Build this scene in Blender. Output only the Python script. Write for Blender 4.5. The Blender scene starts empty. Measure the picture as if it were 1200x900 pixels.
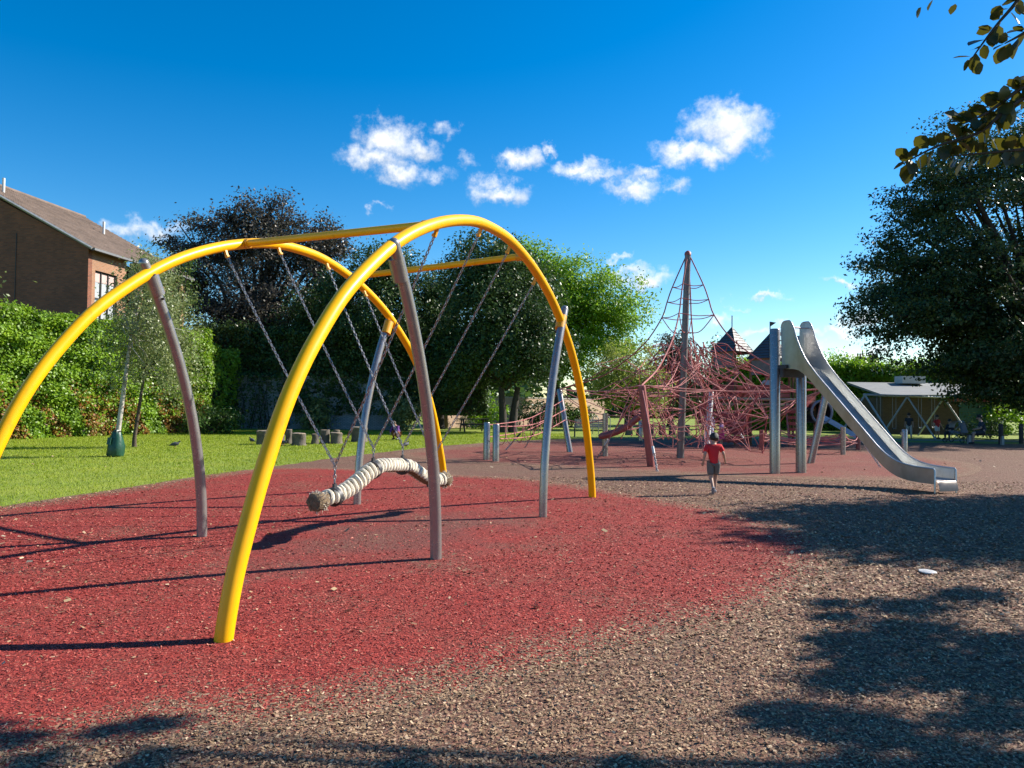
import bpy, bmesh, math, random
import numpy as np
from mathutils import Vector, Matrix
R = math.radians
C = bpy.context.scene.collection
scn = bpy.context.scene
rng = np.random.default_rng(7)
random.seed(7)

# ------------------------------------------------------------------ camera
cam_d = bpy.data.cameras.new('camera'); cam = bpy.data.objects.new('camera', cam_d); C.objects.link(cam)
cam_d.sensor_width = 36; cam_d.lens = 27.0; cam_d.clip_start = 0.05; cam_d.clip_end = 3000
rt = Vector((0.999945, -0.000279, 0.010468)); up = Vector((-0.010472, -0.026656, 0.99959)); fw = Vector((0, 0.999645, 0.026657))
m = Matrix((rt, up, -fw)).transposed().to_4x4(); m.translation = Vector((0, 0, 1.6)); cam.matrix_world = m
scn.camera = cam
# ------------------------------------------------------------------ light, sky, exposure
SUN_AZ, SUN_EL = 20.0, 35.0          # azimuth from +X towards +Y
sd = Vector((math.cos(R(SUN_AZ)) * math.cos(R(SUN_EL)), math.sin(R(SUN_AZ)) * math.cos(R(SUN_EL)), math.sin(R(SUN_EL))))
sl = bpy.data.lights.new('sun', 'SUN'); sl.energy = 5.0; sl.angle = R(0.53); sl.color = (1, .93, .82)
so = bpy.data.objects.new('sun', sl); C.objects.link(so); so.rotation_euler = sd.to_track_quat('Z', 'Y').to_euler()
scn.view_settings.view_transform = 'Standard'; scn.view_settings.look = 'None'
scn.view_settings.exposure = 0.98; scn.view_settings.gamma = 1.0; scn.view_settings.use_curve_mapping = False
scn.cycles.max_bounces = 8; scn.cycles.transparent_max_bounces = 8

CLOUDS = [(-9.42, 18.77, 2.62, 1.26, 1), (-10.33, 17.56, 2.48, 0.88, 0.9), (-8.57, 16.79, 2.13, 0.88, 0.9), (-7.21, 18.49, 1.51, 0.88, 0.8), (-5.01, 19.73, 1.01, 0.51, 0.5), (-5.6, 16.63, 1.39, 0.57, 0.42), (-3.51, 17.58, 0.89, 0.44, 0.42), (-1.11, 15.55, 2.55, 0.83, 0.95), (-1.57, 16.44, 1.4, 0.64, 0.6), (0.59, 18.0, 1.53, 0.83, 0.95), (2.7, 18.7, 0.64, 0.38, 0.7), (5.14, 17.33, 1.9, 0.63, 0.85), (6.35, 16.84, 1.89, 0.57, 0.7), (8.88, 15.65, 2.25, 0.88, 1), (9.68, 16.74, 1.87, 0.56, 0.8), (7.75, 16.1, 1.25, 0.63, 0.7), (11.86, 15.77, 0.86, 0.56, 0.5), (15.47, 19.72, 2.88, 1.47, 1.1), (16.19, 18.83, 2.39, 1.22, 1), (12.76, 18.04, 2.69, 0.87, 0.95), (14.28, 17.72, 2.06, 0.86, 0.9), (9.85, 9.21, 2.24, 0.75, 0.95), (8.48, 9.85, 1.38, 0.5, 0.8), (8.22, 10.96, 0.75, 0.25, 0.7), (18.14, 7.85, 1.64, 0.3, 0.8), (15.22, 6.29, 0.84, 0.49, 0.75), (16.2, 7.15, 0.8, 0.18, 0.5), (23.18, 8.74, 1.45, 0.29, 0.8), (21.26, 5.31, 1.14, 0.53, 0.85), (23.71, 5.42, 1.44, 0.52, 0.9), (24.51, 6.15, 1.31, 0.7, 0.85), (17.28, 4.98, 1.42, 0.43, 0.8), (19.86, 5.53, 1.15, 0.36, 0.8), (24.5, 3.84, 1.97, 0.52, 0.9), (20.98, 4.31, 1.71, 0.48, 0.85), (-26.27, 11.18, 1.92, 0.69, 0.75), (-24.98, 11.54, 1.63, 0.52, 0.7), (-9.53, 14.08, 0.56, 0.25, 0.45), (-10.52, 13.91, 0.43, 0.25, 0.4)]

w = bpy.data.worlds.new('World'); scn.world = w; w.use_nodes = True
NT = w.node_tree; NT.nodes.clear()
def N(nt, t, **kw):
    n = nt.nodes.new(t)
    for k, v in kw.items():
        if k.startswith('i_'):
            n.inputs[int(k[2:])].default_value = v
        else: setattr(n, k, v)
    return n
def LK(nt, a, b): nt.links.new(a, b)
def M2(nt, op, a, b=None, c=None, clamp=False):
    n = nt.nodes.new('ShaderNodeMath'); n.operation = op; n.use_clamp = clamp
    for i, x in enumerate((a, b, c)):
        if x is None: continue
        if isinstance(x, (int, float)): n.inputs[i].default_value = x
        else: nt.links.new(x, n.inputs[i])
    return n.outputs[0]
sky = N(NT, 'ShaderNodeTexSky', sky_type='NISHITA', sun_disc=False)
sky.sun_elevation = R(SUN_EL); sky.sun_rotation = R(90 - SUN_AZ)
sky.air_density = 1.0; sky.dust_density = 0.25; sky.ozone_density = 2.6; sky.altitude = 0
hs = N(NT, 'ShaderNodeHueSaturation'); hs.inputs['Saturation'].default_value = 1.42; hs.inputs['Hue'].default_value = 0.499
PIV = 5.0                                     # one even contrast grade over the whole sky
sc1 = N(NT, 'ShaderNodeVectorMath', operation='SCALE'); sc1.inputs['Scale'].default_value = 1 / PIV; LK(NT, sky.outputs[0], sc1.inputs[0])
gmm = N(NT, 'ShaderNodeGamma'); gmm.inputs[1].default_value = 1.12; LK(NT, sc1.outputs[0], gmm.inputs[0])
sc2 = N(NT, 'ShaderNodeVectorMath', operation='SCALE'); sc2.inputs['Scale'].default_value = PIV; LK(NT, gmm.outputs[0], sc2.inputs[0])
LK(NT, sc2.outputs[0], hs.inputs['Color'])
SKY_STRENGTH = 0.09
tc = N(NT, 'ShaderNodeTexCoord'); sx = N(NT, 'ShaderNodeSeparateXYZ'); LK(NT, tc.outputs['Generated'], sx.inputs[0])
azr = M2(NT, 'ARCTAN2', sx.outputs[0], sx.outputs[1]); azd = M2(NT, 'MULTIPLY', azr, 180 / math.pi)
azw = M2(NT, 'WRAP', azd, 36.0, -36.0)                    # the same kind of clouds go on all round
eld = M2(NT, 'MULTIPLY', M2(NT, 'ARCSINE', sx.outputs[2]), 180 / math.pi)
cb = N(NT, 'ShaderNodeCombineXYZ'); LK(NT, azw, cb.inputs[0]); LK(NT, eld, cb.inputs[1])
wn = N(NT, 'ShaderNodeTexNoise'); wn.inputs['Scale'].default_value = 26; wn.inputs['Detail'].default_value = 5; wn.inputs['Roughness'].default_value = .62
LK(NT, tc.outputs['Generated'], wn.inputs['Vector'])
wo = N(NT, 'ShaderNodeVectorMath', operation='MULTIPLY_ADD'); LK(NT, wn.outputs['Color'], wo.inputs[0])
wo.inputs[1].default_value = (4.4, 3.4, 0); LK(NT, cb.outputs[0], wo.inputs[2])
ws = N(NT, 'ShaderNodeVectorMath', operation='SUBTRACT'); LK(NT, wo.outputs[0], ws.inputs[0]); ws.inputs[1].default_value = (2.2, 1.7, 0)
dens = None
for (ax, ey, rx, ry, wt) in CLOUDS:
    mp = N(NT, 'ShaderNodeMapping', vector_type='TEXTURE'); mp.inputs['Location'].default_value = (ax, ey, 0); mp.inputs['Scale'].default_value = (rx * 1.28, ry * 1.3, 1)
    LK(NT, ws.outputs[0], mp.inputs[0])
    ln = N(NT, 'ShaderNodeVectorMath', operation='LENGTH'); LK(NT, mp.outputs[0], ln.inputs[0])
    v = M2(NT, 'MULTIPLY_ADD', ln.outputs['Value'], -wt, wt)
    sy_ = N(NT, 'ShaderNodeSeparateXYZ'); LK(NT, mp.outputs[0], sy_.inputs[0])
    if dens is None: yl = sy_.outputs[1]
    else:
        ym = N(NT, 'ShaderNodeMix', data_type='FLOAT'); LK(NT, M2(NT, 'MULTIPLY_ADD', M2(NT, 'SUBTRACT', v, dens), 4.0, .5, clamp=True), ym.inputs[0]); LK(NT, yl, ym.inputs[2]); LK(NT, sy_.outputs[1], ym.inputs[3]); yl = ym.outputs[0]
    dens = v if dens is None else M2(NT, 'SMOOTH_MAX', dens, v, 0.12)
fn = N(NT, 'ShaderNodeTexNoise'); fn.inputs['Scale'].default_value = 70; fn.inputs['Detail'].default_value = 6; fn.inputs['Roughness'].default_value = .6
LK(NT, tc.outputs['Generated'], fn.inputs['Vector'])
d2 = M2(NT, 'ADD', dens, M2(NT, 'MULTIPLY_ADD', fn.outputs[0], 1.0, -0.46))
al = N(NT, 'ShaderNodeMapRange', interpolation_type='SMOOTHSTEP'); al.inputs[1].default_value = 0.04; al.inputs[2].default_value = 1.05; LK(NT, d2, al.inputs[0])
up_n = M2(NT, 'MULTIPLY', al.outputs[0], M2(NT, 'GREATER_THAN', sx.outputs[2], 0.0))
cr = N(NT, 'ShaderNodeValToRGB'); cr.color_ramp.elements[0].color = (3.5, 4.0, 4.7, 1); cr.color_ramp.elements[1].color = (6.9, 6.95, 7.0, 1)
cr.color_ramp.elements[0].position = .2; cr.color_ramp.elements[1].position = .66
LK(NT, M2(NT, 'ADD', M2(NT, 'MULTIPLY_ADD', yl, .38, .05), wn.outputs[0]), cr.inputs[0])
mx = N(NT, 'ShaderNodeMix', data_type='RGBA'); LK(NT, up_n, mx.inputs[0]); LK(NT, hs.outputs[0], mx.inputs[6]); LK(NT, cr.outputs[0], mx.inputs[7])
bg = N(NT, 'ShaderNodeBackground'); bg.inputs[1].default_value = SKY_STRENGTH; LK(NT, mx.outputs[2], bg.inputs[0])
ow = N(NT, 'ShaderNodeOutputWorld'); LK(NT, bg.outputs[0], ow.inputs[0])

# ------------------------------------------------------------------ materials
def new_mat(name):
    m = bpy.data.materials.new(name); m.use_nodes = True
    nt = m.node_tree; nt.nodes.clear()
    b = nt.nodes.new('ShaderNodeBsdfPrincipled'); o = nt.nodes.new('ShaderNodeOutputMaterial')
    nt.links.new(b.outputs[0], o.inputs[0])
    return m, nt, b, o
def mat(name, col, rough=.6, metal=0, var=.25, vs=6, bump=0, bs=60, col2=None, spec=.5):
    m, nt, b, o = new_mat(name)
    tc = N(nt, 'ShaderNodeTexCoord')
    n = N(nt, 'ShaderNodeTexNoise'); n.inputs['Scale'].default_value = vs; n.inputs['Detail'].default_value = 6; n.inputs['Roughness'].default_value = .65
    LK(nt, tc.outputs['Object'], n.inputs['Vector'])
    r = N(nt, 'ShaderNodeValToRGB'); r.color_ramp.elements[0].position = .3; r.color_ramp.elements[1].position = .7
    c2 = col2 or tuple(min(1, c * (1 + var)) for c in col)
    c1 = tuple(c * (1 - var) for c in col) if not col2 else col
    r.color_ramp.elements[0].color = (*c1, 1); r.color_ramp.elements[1].color = (*c2, 1)
    LK(nt, n.outputs[0], r.inputs[0]); LK(nt, r.outputs[0], b.inputs['Base Color'])
    b.inputs['Metallic'].default_value = metal; b.inputs['Specular IOR Level'].default_value = spec
    rr = N(nt, 'ShaderNodeMapRange'); rr.inputs[3].default_value = max(.02, rough - .08); rr.inputs[4].default_value = min(1, rough + .1)
    LK(nt, n.outputs[0], rr.inputs[0]); LK(nt, rr.outputs[0], b.inputs['Roughness'])
    if bump:
        n2 = N(nt, 'ShaderNodeTexNoise'); n2.inputs['Scale'].default_value = bs; n2.inputs['Detail'].default_value = 4
        LK(nt, tc.outputs['Object'], n2.inputs['Vector'])
        bp = N(nt, 'ShaderNodeBump'); bp.inputs['Strength'].default_value = bump; bp.inputs['Distance'].default_value = .02
        LK(nt, n2.outputs[0], bp.inputs['Height']); LK(nt, bp.outputs[0], b.inputs['Normal'])
    return m
def leaf_mat(name, cols, transl=.35, rough=.45, tcol=None, spec=.28):
    m, nt, b, o = new_mat(name)
    g = N(nt, 'ShaderNodeNewGeometry'); r = N(nt, 'ShaderNodeValToRGB')
    while len(r.color_ramp.elements) < len(cols): r.color_ramp.elements.new(.5)
    for i, c in enumerate(cols):
        r.color_ramp.elements[i].position = i / max(1, len(cols) - 1); r.color_ramp.elements[i].color = (*c, 1)
    tcn = N(nt, 'ShaderNodeTexCoord'); cn = N(nt, 'ShaderNodeTexNoise'); cn.inputs['Scale'].default_value = .9; cn.inputs['Detail'].default_value = 3; LK(nt, tcn.outputs['Object'], cn.inputs['Vector'])
    fac = M2(nt, 'MULTIPLY_ADD', g.outputs['Random Per Island'], .55, M2(nt, 'MULTIPLY_ADD', cn.outputs[0], 1.5, -.52), clamp=True)
    LK(nt, fac, r.inputs[0]); LK(nt, r.outputs[0], b.inputs['Base Color'])
    b.inputs['Roughness'].default_value = rough; b.inputs['Specular IOR Level'].default_value = spec
    t = N(nt, 'ShaderNodeBsdfTranslucent'); hs = N(nt, 'ShaderNodeHueSaturation'); hs.inputs['Value'].default_value = 1.5; hs.inputs['Hue'].default_value = .485
    LK(nt, r.outputs[0], hs.inputs['Color']); LK(nt, hs.outputs[0], t.inputs[0])
    if tcol: t.inputs[0].default_value = (*tcol, 1); nt.links.remove(t.inputs[0].links[0])
    mx = N(nt, 'ShaderNodeMixShader'); mx.inputs[0].default_value = transl
    LK(nt, b.outputs[0], mx.inputs[1]); LK(nt, t.outputs[0], mx.inputs[2]); LK(nt, mx.outputs[0], o.inputs[0])
    return m
def island_mat(name, cols, rough=.8):
    m, nt, b, o = new_mat(name)
    g = N(nt, 'ShaderNodeNewGeometry'); r = N(nt, 'ShaderNodeValToRGB')
    while len(r.color_ramp.elements) < len(cols): r.color_ramp.elements.new(.5)
    for i, c in enumerate(cols):
        r.color_ramp.elements[i].position = i / max(1, len(cols) - 1); r.color_ramp.elements[i].color = (*c, 1)
    LK(nt, g.outputs['Random Per Island'], r.inputs[0]); LK(nt, r.outputs[0], b.inputs['Base Color'])
    b.inputs['Roughness'].default_value = rough
    return m
BR_COLS = [(.07, .040, .026), (.145, .085, .052), (.20, .122, .076), (.25, .16, .10), (.19, .085, .06), (.34, .24, .155)]
def mulch_mat(name, cols, wear, scuff=None, other=None):
    m, nt, b, o = new_mat(name)
    g = N(nt, 'ShaderNodeNewGeometry')
    wob = N(nt, 'ShaderNodeTexNoise'); wob.inputs['Scale'].default_value = 9; wob.inputs['Detail'].default_value = 2; LK(nt, g.outputs['Position'], wob.inputs['Vector'])
    hts = []; cls = []
    for k, sc in enumerate(((1, .42, 1), (.42, 1, 1))):
        mp = N(nt, 'ShaderNodeMapping'); mp.inputs['Scale'].default_value = sc; mp.inputs['Rotation'].default_value = (0, 0, .5 + k * .4)
        ad = N(nt, 'ShaderNodeVectorMath', operation='MULTIPLY_ADD'); LK(nt, wob.outputs['Color'], ad.inputs[0]); ad.inputs[1].default_value = (.12, .12, 0); LK(nt, g.outputs['Position'], ad.inputs[2])
        LK(nt, ad.outputs[0], mp.inputs[0])
        v = N(nt, 'ShaderNodeTexVoronoi'); v.inputs['Scale'].default_value = 62 + 12 * k; LK(nt, mp.outputs[0], v.inputs['Vector'])
        hts.append(v.outputs['Distance']); cls.append(v.outputs['Color'])
    pick = N(nt, 'ShaderNodeTexNoise'); pick.inputs['Scale'].default_value = 30; LK(nt, g.outputs['Position'], pick.inputs['Vector'])
    pk = M2(nt, 'GREATER_THAN', pick.outputs[0], .5)
    mxc = N(nt, 'ShaderNodeMix', data_type='RGBA'); LK(nt, pk, mxc.inputs[0]); LK(nt, cls[0], mxc.inputs[6]); LK(nt, cls[1], mxc.inputs[7])
    sp = N(nt, 'ShaderNodeSeparateColor'); LK(nt, mxc.outputs[2], sp.inputs[0])
    r = N(nt, 'ShaderNodeValToRGB')
    while len(r.color_ramp.elements) < len(cols): r.color_ramp.elements.new(.5)
    for i, c in enumerate(cols):
        r.color_ramp.elements[i].position = i / (len(cols) - 1); r.color_ramp.elements[i].color = (*c, 1)
    LK(nt, sp.outputs[0], r.inputs[0])
    big = N(nt, 'ShaderNodeTexNoise'); big.inputs['Scale'].default_value = .9; big.inputs['Detail'].default_value = 7; big.inputs['Roughness'].default_value = .6; LK(nt, g.outputs['Position'], big.inputs['Vector'])
    mr = N(nt, 'ShaderNodeMapRange'); mr.inputs[1].default_value = .42; mr.inputs[2].default_value = .72; mr.inputs[4].default_value = .55; LK(nt, big.outputs[0], mr.inputs[0])
    mx2 = N(nt, 'ShaderNodeMix', data_type='RGBA'); LK(nt, mr.outputs[0], mx2.inputs[0]); LK(nt, r.outputs[0], mx2.inputs[6]); mx2.inputs[7].default_value = (*wear, 1)
    last = mx2.outputs[2]
    if scuff:                                   # a scuffed, dusty strip under the swing
        mp = N(nt, 'ShaderNodeMapping', vector_type='TEXTURE'); mp.inputs['Location'].default_value = (scuff[0], scuff[1], 0); mp.inputs['Rotation'].default_value = (0, 0, scuff[4]); mp.inputs['Scale'].default_value = (scuff[2], scuff[3], 1000)
        LK(nt, g.outputs['Position'], mp.inputs[0]); ln = N(nt, 'ShaderNodeVectorMath', operation='LENGTH'); LK(nt, mp.outputs[0], ln.inputs[0])
        f = M2(nt, 'ADD', M2(nt, 'SUBTRACT', 1.15, ln.outputs['Value']), M2(nt, 'MULTIPLY_ADD', big.outputs[0], 1.6, -.9)); mr2 = N(nt, 'ShaderNodeMapRange'); mr2.inputs[1].default_value = 0; mr2.inputs[2].default_value = .7; mr2.inputs[4].default_value = .62; LK(nt, f, mr2.inputs[0])
        mx3 = N(nt, 'ShaderNodeMix', data_type='RGBA'); LK(nt, mr2.outputs[0], mx3.inputs[0]); LK(nt, last, mx3.inputs[6]); mx3.inputs[7].default_value = (.115, .062, .05, 1); last = mx3.outputs[2]
    if other:                                   # towards the rim more and more granules are of the neighbouring colour
        r2 = N(nt, 'ShaderNodeValToRGB')
        while len(r2.color_ramp.elements) < len(other): r2.color_ramp.elements.new(.5)
        for i, c in enumerate(other):
            r2.color_ramp.elements[i].position = i / (len(other) - 1); r2.color_ramp.elements[i].color = (*c, 1)
        LK(nt, sp.outputs[0], r2.inputs[0]); at = N(nt, 'ShaderNodeAttribute', attribute_name='mixf')
        k_ = M2(nt, 'GREATER_THAN', M2(nt, 'ADD', sp.outputs[2], M2(nt, 'MULTIPLY_ADD', big.outputs[0], 1.2, -.6)), at.outputs['Fac'])
        mx4 = N(nt, 'ShaderNodeMix', data_type='RGBA'); LK(nt, k_, mx4.inputs[0]); LK(nt, last, mx4.inputs[6]); LK(nt, r2.outputs[0], mx4.inputs[7]); last = mx4.outputs[2]
    LK(nt, last, b.inputs['Base Color']); b.inputs['Roughness'].default_value = .85; b.inputs['Specular IOR Level'].default_value = .25
    hm = N(nt, 'ShaderNodeMix', data_type='FLOAT'); LK(nt, pk, hm.inputs[0]); LK(nt, hts[0], hm.inputs[2]); LK(nt, hts[1], hm.inputs[3])
    hh = M2(nt, 'ADD', M2(nt, 'MULTIPLY', hm.outputs[0], -1.0), sp.outputs[1])
    bp = N(nt, 'ShaderNodeBump'); bp.inputs['Strength'].default_value = .9; bp.inputs['Distance'].default_value = .012
    LK(nt, hh, bp.inputs['Height']); LK(nt, bp.outputs[0], b.inputs['Normal'])
    return m
def brick_mat(name, c1, c2, mortar, scale=1.0, bump=.5, vary=True):
    m, nt, b, o = new_mat(name)
    tc = N(nt, 'ShaderNodeTexCoord'); s = N(nt, 'ShaderNodeSeparateXYZ'); LK(nt, tc.outputs['Object'], s.inputs[0])
    c = N(nt, 'ShaderNodeCombineXYZ'); LK(nt, M2(nt, 'ADD', s.outputs[0], s.outputs[1]), c.inputs[0]); LK(nt, s.outputs[2], c.inputs[1])
    br = N(nt, 'ShaderNodeTexBrick'); LK(nt, c.outputs[0], br.inputs['Vector'])
    br.inputs['Color1'].default_value = (*c1, 1); br.inputs['Color2'].default_value = (*c2, 1); br.inputs['Mortar'].default_value = (*mortar, 1)
    br.inputs['Scale'].default_value = scale; br.inputs['Brick Width'].default_value = .225; br.inputs['Row Height'].default_value = .075; br.inputs['Mortar Size'].default_value = .009
    n = N(nt, 'ShaderNodeTexNoise'); n.inputs['Scale'].default_value = .6; n.inputs['Detail'].default_value = 6; LK(nt, tc.outputs['Object'], n.inputs['Vector'])
    mr = N(nt, 'ShaderNodeMapRange'); mr.inputs[3].default_value = .65; mr.inputs[4].default_value = 1.3; LK(nt, n.outputs[0], mr.inputs[0])
    ml = N(nt, 'ShaderNodeVectorMath', operation='SCALE'); LK(nt, br.outputs[0], ml.inputs[0]); LK(nt, mr.outputs[0], ml.inputs['Scale'])
    LK(nt, ml.outputs[0], b.inputs['Base Color']); b.inputs['Roughness'].default_value = .85
    bp = N(nt, 'ShaderNodeBump'); bp.inputs['Strength'].default_value = bump; bp.inputs['Distance'].default_value = .02; bp.invert = True
    LK(nt, br.outputs['Fac'], bp.inputs['Height']); LK(nt, bp.outputs[0], b.inputs['Normal'])
    return m

YELLOW = mat('yellow_paint', (.86, .43, .001), .36, 0, .05, 3, spec=.3)
def grime(m, col, lo, hi, sc=5):
    nt = m.node_tree; b = [n for n in nt.nodes if n.type == 'BSDF_PRINCIPLED'][0]; src = b.inputs['Base Color'].links[0].from_socket
    tc = N(nt, 'ShaderNodeTexCoord'); mp = N(nt, 'ShaderNodeMapping'); mp.inputs['Scale'].default_value = (1, 1, .35); LK(nt, tc.outputs['Object'], mp.inputs[0])
    n = N(nt, 'ShaderNodeTexNoise'); n.inputs['Scale'].default_value = sc; n.inputs['Detail'].default_value = 9; n.inputs['Roughness'].default_value = .72; LK(nt, mp.outputs[0], n.inputs['Vector'])
    mr = N(nt, 'ShaderNodeMapRange'); mr.inputs[1].default_value = lo; mr.inputs[2].default_value = hi; mr.inputs[4].default_value = .75; LK(nt, n.outputs[0], mr.inputs[0])
    mx = N(nt, 'ShaderNodeMix', data_type='RGBA'); LK(nt, mr.outputs[0], mx.inputs[0]); LK(nt, src, mx.inputs[6]); mx.inputs[7].default_value = (*col, 1); LK(nt, mx.outputs[2], b.inputs['Base Color'])
grime(YELLOW, (.36, .17, .02), .58, .80, 7)
YELLOW2 = mat('yellow_paint_worn', (.70, .33, .01), .4, 0, .15, 8)
STEEL = mat('galvanised_steel', (.31, .295, .285), .25, .6, .06, 9, .01, 90)
GALV = mat('pale_galvanised', (.34, .35, .35), .5, .2, .15, 9)
STAIN = mat('stainless_steel', (.46, .47, .47), .36, .85, .10, 5, .03, 30)
grime(STAIN, (.30, .29, .27), .5, .75, 4); grime(GALV, (.2, .19, .17), .52, .75, 5)
DARKST = mat('dark_steel', (.05, .05, .055), .5, .4, .3, 10)
CHAINM = mat('chain_metal', (.30, .30, .31), .45, .9, .3, 30)
ROPEW = mat('cream_rope', (.70, .63, .50), .9, 0, .16, 14, .6, 120)
ROPED = mat('rope_end', (.17, .12, .07), .95, 0, .45, 20, 1.0, 60)
ROPER = mat('red_rope', (.47, .17, .155), .8, 0, .35, 5, .5, 160)
ROPER_SHADE = mat('shaded_red_rope', (.33, .08, .08), .85, 0, .35, 5, .5, 160)  # darker copy of the red rope, its look in shade put into the colour
POSTM = mat('mast_metal', (.17, .15, .145), .45, .4, .2, 5, .08, 60)
REDP = mat('red_post_paint', (.30, .085, .075), .5, .1, .2, 4)
WOOD = mat('brown_timber', (.20, .095, .04), .75, 0, .35, 7, .3, 40)
WOODL = mat('pale_timber', (.36, .25, .16), .75, 0, .3, 7, .3, 40)
REDB = mat('red_board', (.30, .035, .03), .55, 0, .2, 5)
SLATED = mat('slate_shingle', (.06, .066, .078), .45, 0, .2, 3)
BARK = mat('bark', (.085, .062, .045), .95, 0, .4, 5, .9, 30)
BARKD = mat('dark_bark', (.045, .036, .03), .95, 0, .4, 5, .9, 30)
BIRCHB = mat('birch_bark', (.60, .56, .50), .8, 0, .2, 6, .4, 30, col2=(.22, .19, .17))
STUMPM = mat('stump_bark', (.125, .105, .085), .95, 0, .45, 5, .9, 25)
STUMPT = mat('stump_top', (.33, .25, .17), .85, 0, .3, 8)
BAGM = mat('green_bag', (.012, .065, .04), .38, 0, .25, 6, .5, 10)
BLACKP = mat('black_plastic', (.015, .015, .017), .4, 0, .2, 5)
BLUEP = mat('blue_plastic', (.20, .36, .55), .35, 0, .12, 4)
ROOFM = mat('shed_roof_felt', (.19, .20, .21), .75, 0, .15, 2, .3, 20)
GREENS = mat('green_shutter_paint', (.008, .085, .065), .5, 0, .15, 3)
STONE = mat('concrete', (.34, .32, .29), .9, 0, .25, 3, .3, 40)
GLASSM = mat('window_glass', (.42, .45, .46), .12, 0, .2, 2, spec=.8)
BLINDM = mat('pink_blind', (.50, .36, .33), .6, 0, .1, 2)
FRAMEM = mat('dark_frame', (.03, .028, .028), .5, 0, .2, 5)
WHITEP = mat('white_trim', (.62, .62, .60), .55, 0, .1, 5)
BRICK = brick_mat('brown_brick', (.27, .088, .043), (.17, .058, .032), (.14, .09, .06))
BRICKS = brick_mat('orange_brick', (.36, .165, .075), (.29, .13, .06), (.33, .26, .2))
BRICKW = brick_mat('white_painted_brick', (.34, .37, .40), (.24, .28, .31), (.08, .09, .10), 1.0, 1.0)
BRICKP = brick_mat('pale_brick', (.44, .29, .20), (.37, .24, .165), (.36, .29, .23))
BRICKY = brick_mat('stock_brick', (.12, .075, .043), (.09, .056, .034), (.11, .085, .065))
BEIGE = mat('beige_render', (.55, .40, .28), .9, 0, .15, 1.2, .3, 20)

L_HEDGE = leaf_mat('creeper_leaf', [(.06, .13, .010), (.13, .24, .014), (.20, .34, .018), (.30, .43, .03)], .32, .42, None, .38)
L_AUT = leaf_mat('autumn_leaf', [(.20, .20, .03), (.32, .20, .03), (.26, .08, .03), (.16, .20, .03), (.30, .16, .08)], .3)
L_DARK = leaf_mat('dark_leaf', [(.016, .037, .010), (.03, .063, .015), (.05, .096, .023), (.085, .14, .036)], .2, .4)
L_MID = leaf_mat('mid_leaf', [(.035, .07, .018), (.055, .11, .022), (.08, .15, .03)], .3, .4)
L_LIME = leaf_mat('lime_leaf', [(.09, .20, .012), (.14, .28, .016), (.19, .35, .022)], .4)
L_WILL = leaf_mat('willow_leaf', [(.14, .19, .035), (.20, .26, .05), (.26, .30, .07)], .4)
L_COP = leaf_mat('copper_leaf', [(.032, .028, .024), (.055, .047, .038), (.085, .074, .056), (.09, .098, .054)], .18, .38)
L_BIR = leaf_mat('birch_leaf', [(.105, .135, .042), (.165, .205, .07), (.25, .28, .115)], .3, .4, None, .45)
L_BIG = leaf_mat('plane_leaf', [(.014, .03, .010), (.026, .05, .014), (.042, .075, .018), (.085, .105, .022)], .2, .4)
L_NEAR = leaf_mat('near_beech_leaf', [(.022, .03, .010), (.035, .045, .013), (.05, .055, .016)], .3, .35, (.125, .115, .012))
GRASSB = leaf_mat('grass_blade', [(.13, .21, .010), (.20, .28, .012), (.25, .325, .016), (.29, .30, .04)], .3, .6)
CHIPB = island_mat('brown_chip', [(.12, .070, .036), (.21, .128, .064), (.29, .185, .097), (.36, .24, .132), (.25, .12, .072), (.55, .41, .26)])
CHIPR = island_mat('red_chip', [(.10, .014, .011), (.24, .028, .021), (.31, .040, .030), (.38, .064, .047), (.26, .033, .025), (.46, .16, .11)])
LITTER = island_mat('fallen_leaf', [(.30, .20, .10), (.38, .28, .15), (.20, .10, .05), (.45, .38, .26), (.16, .08, .04)])
MB_BROWN = mulch_mat('brown_mulch', [(.06, .034, .023), (.125, .070, .045), (.175, .100, .065), (.215, .132, .086), (.17, .070, .052), (.30, .205, .135)], (.165, .068, .052))
MB_RED = mulch_mat('red_mulch', [(.09, .012, .009), (.22, .025, .019), (.30, .036, .027), (.35, .056, .042), (.24, .03, .023)], (.20, .058, .038), (-1.3, 9.4, 2.9, 1.5, 1.187), BR_COLS)

def lawn_mat():
    m, nt, b, o = new_mat('lawn_soil_grass')
    g = N(nt, 'ShaderNodeNewGeometry')
    n = N(nt, 'ShaderNodeTexNoise'); n.inputs['Scale'].default_value = .7; n.inputs['Detail'].default_value = 9; n.inputs['Roughness'].default_value = .7; LK(nt, g.outputs['Position'], n.inputs['Vector'])
    r = N(nt, 'ShaderNodeValToRGB'); r.color_ramp.elements[0].position = .3; r.color_ramp.elements[1].position = .7
    r.color_ramp.elements[0].color = (.125, .19, .012, 1); r.color_ramp.elements[1].color = (.24, .28, .022, 1)
    e = r.color_ramp.elements.new(.85); e.color = (.20, .21, .05, 1)
    LK(nt, n.outputs[0], r.inputs[0]); LK(nt, r.outputs[0], b.inputs['Base Color']); b.inputs['Roughness'].default_value = .9
    n2 = N(nt, 'ShaderNodeTexNoise'); n2.inputs['Scale'].default_value = 45; n2.inputs['Detail'].default_value = 4; LK(nt, g.outputs['Position'], n2.inputs['Vector'])
    bp = N(nt, 'ShaderNodeBump'); bp.inputs['Strength'].default_value = .8; bp.inputs['Distance'].default_value = .03; LK(nt, n2.outputs[0], bp.inputs['Height']); LK(nt, bp.outputs[0], b.inputs['Normal'])
    return m
LAWNM = lawn_mat()

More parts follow.
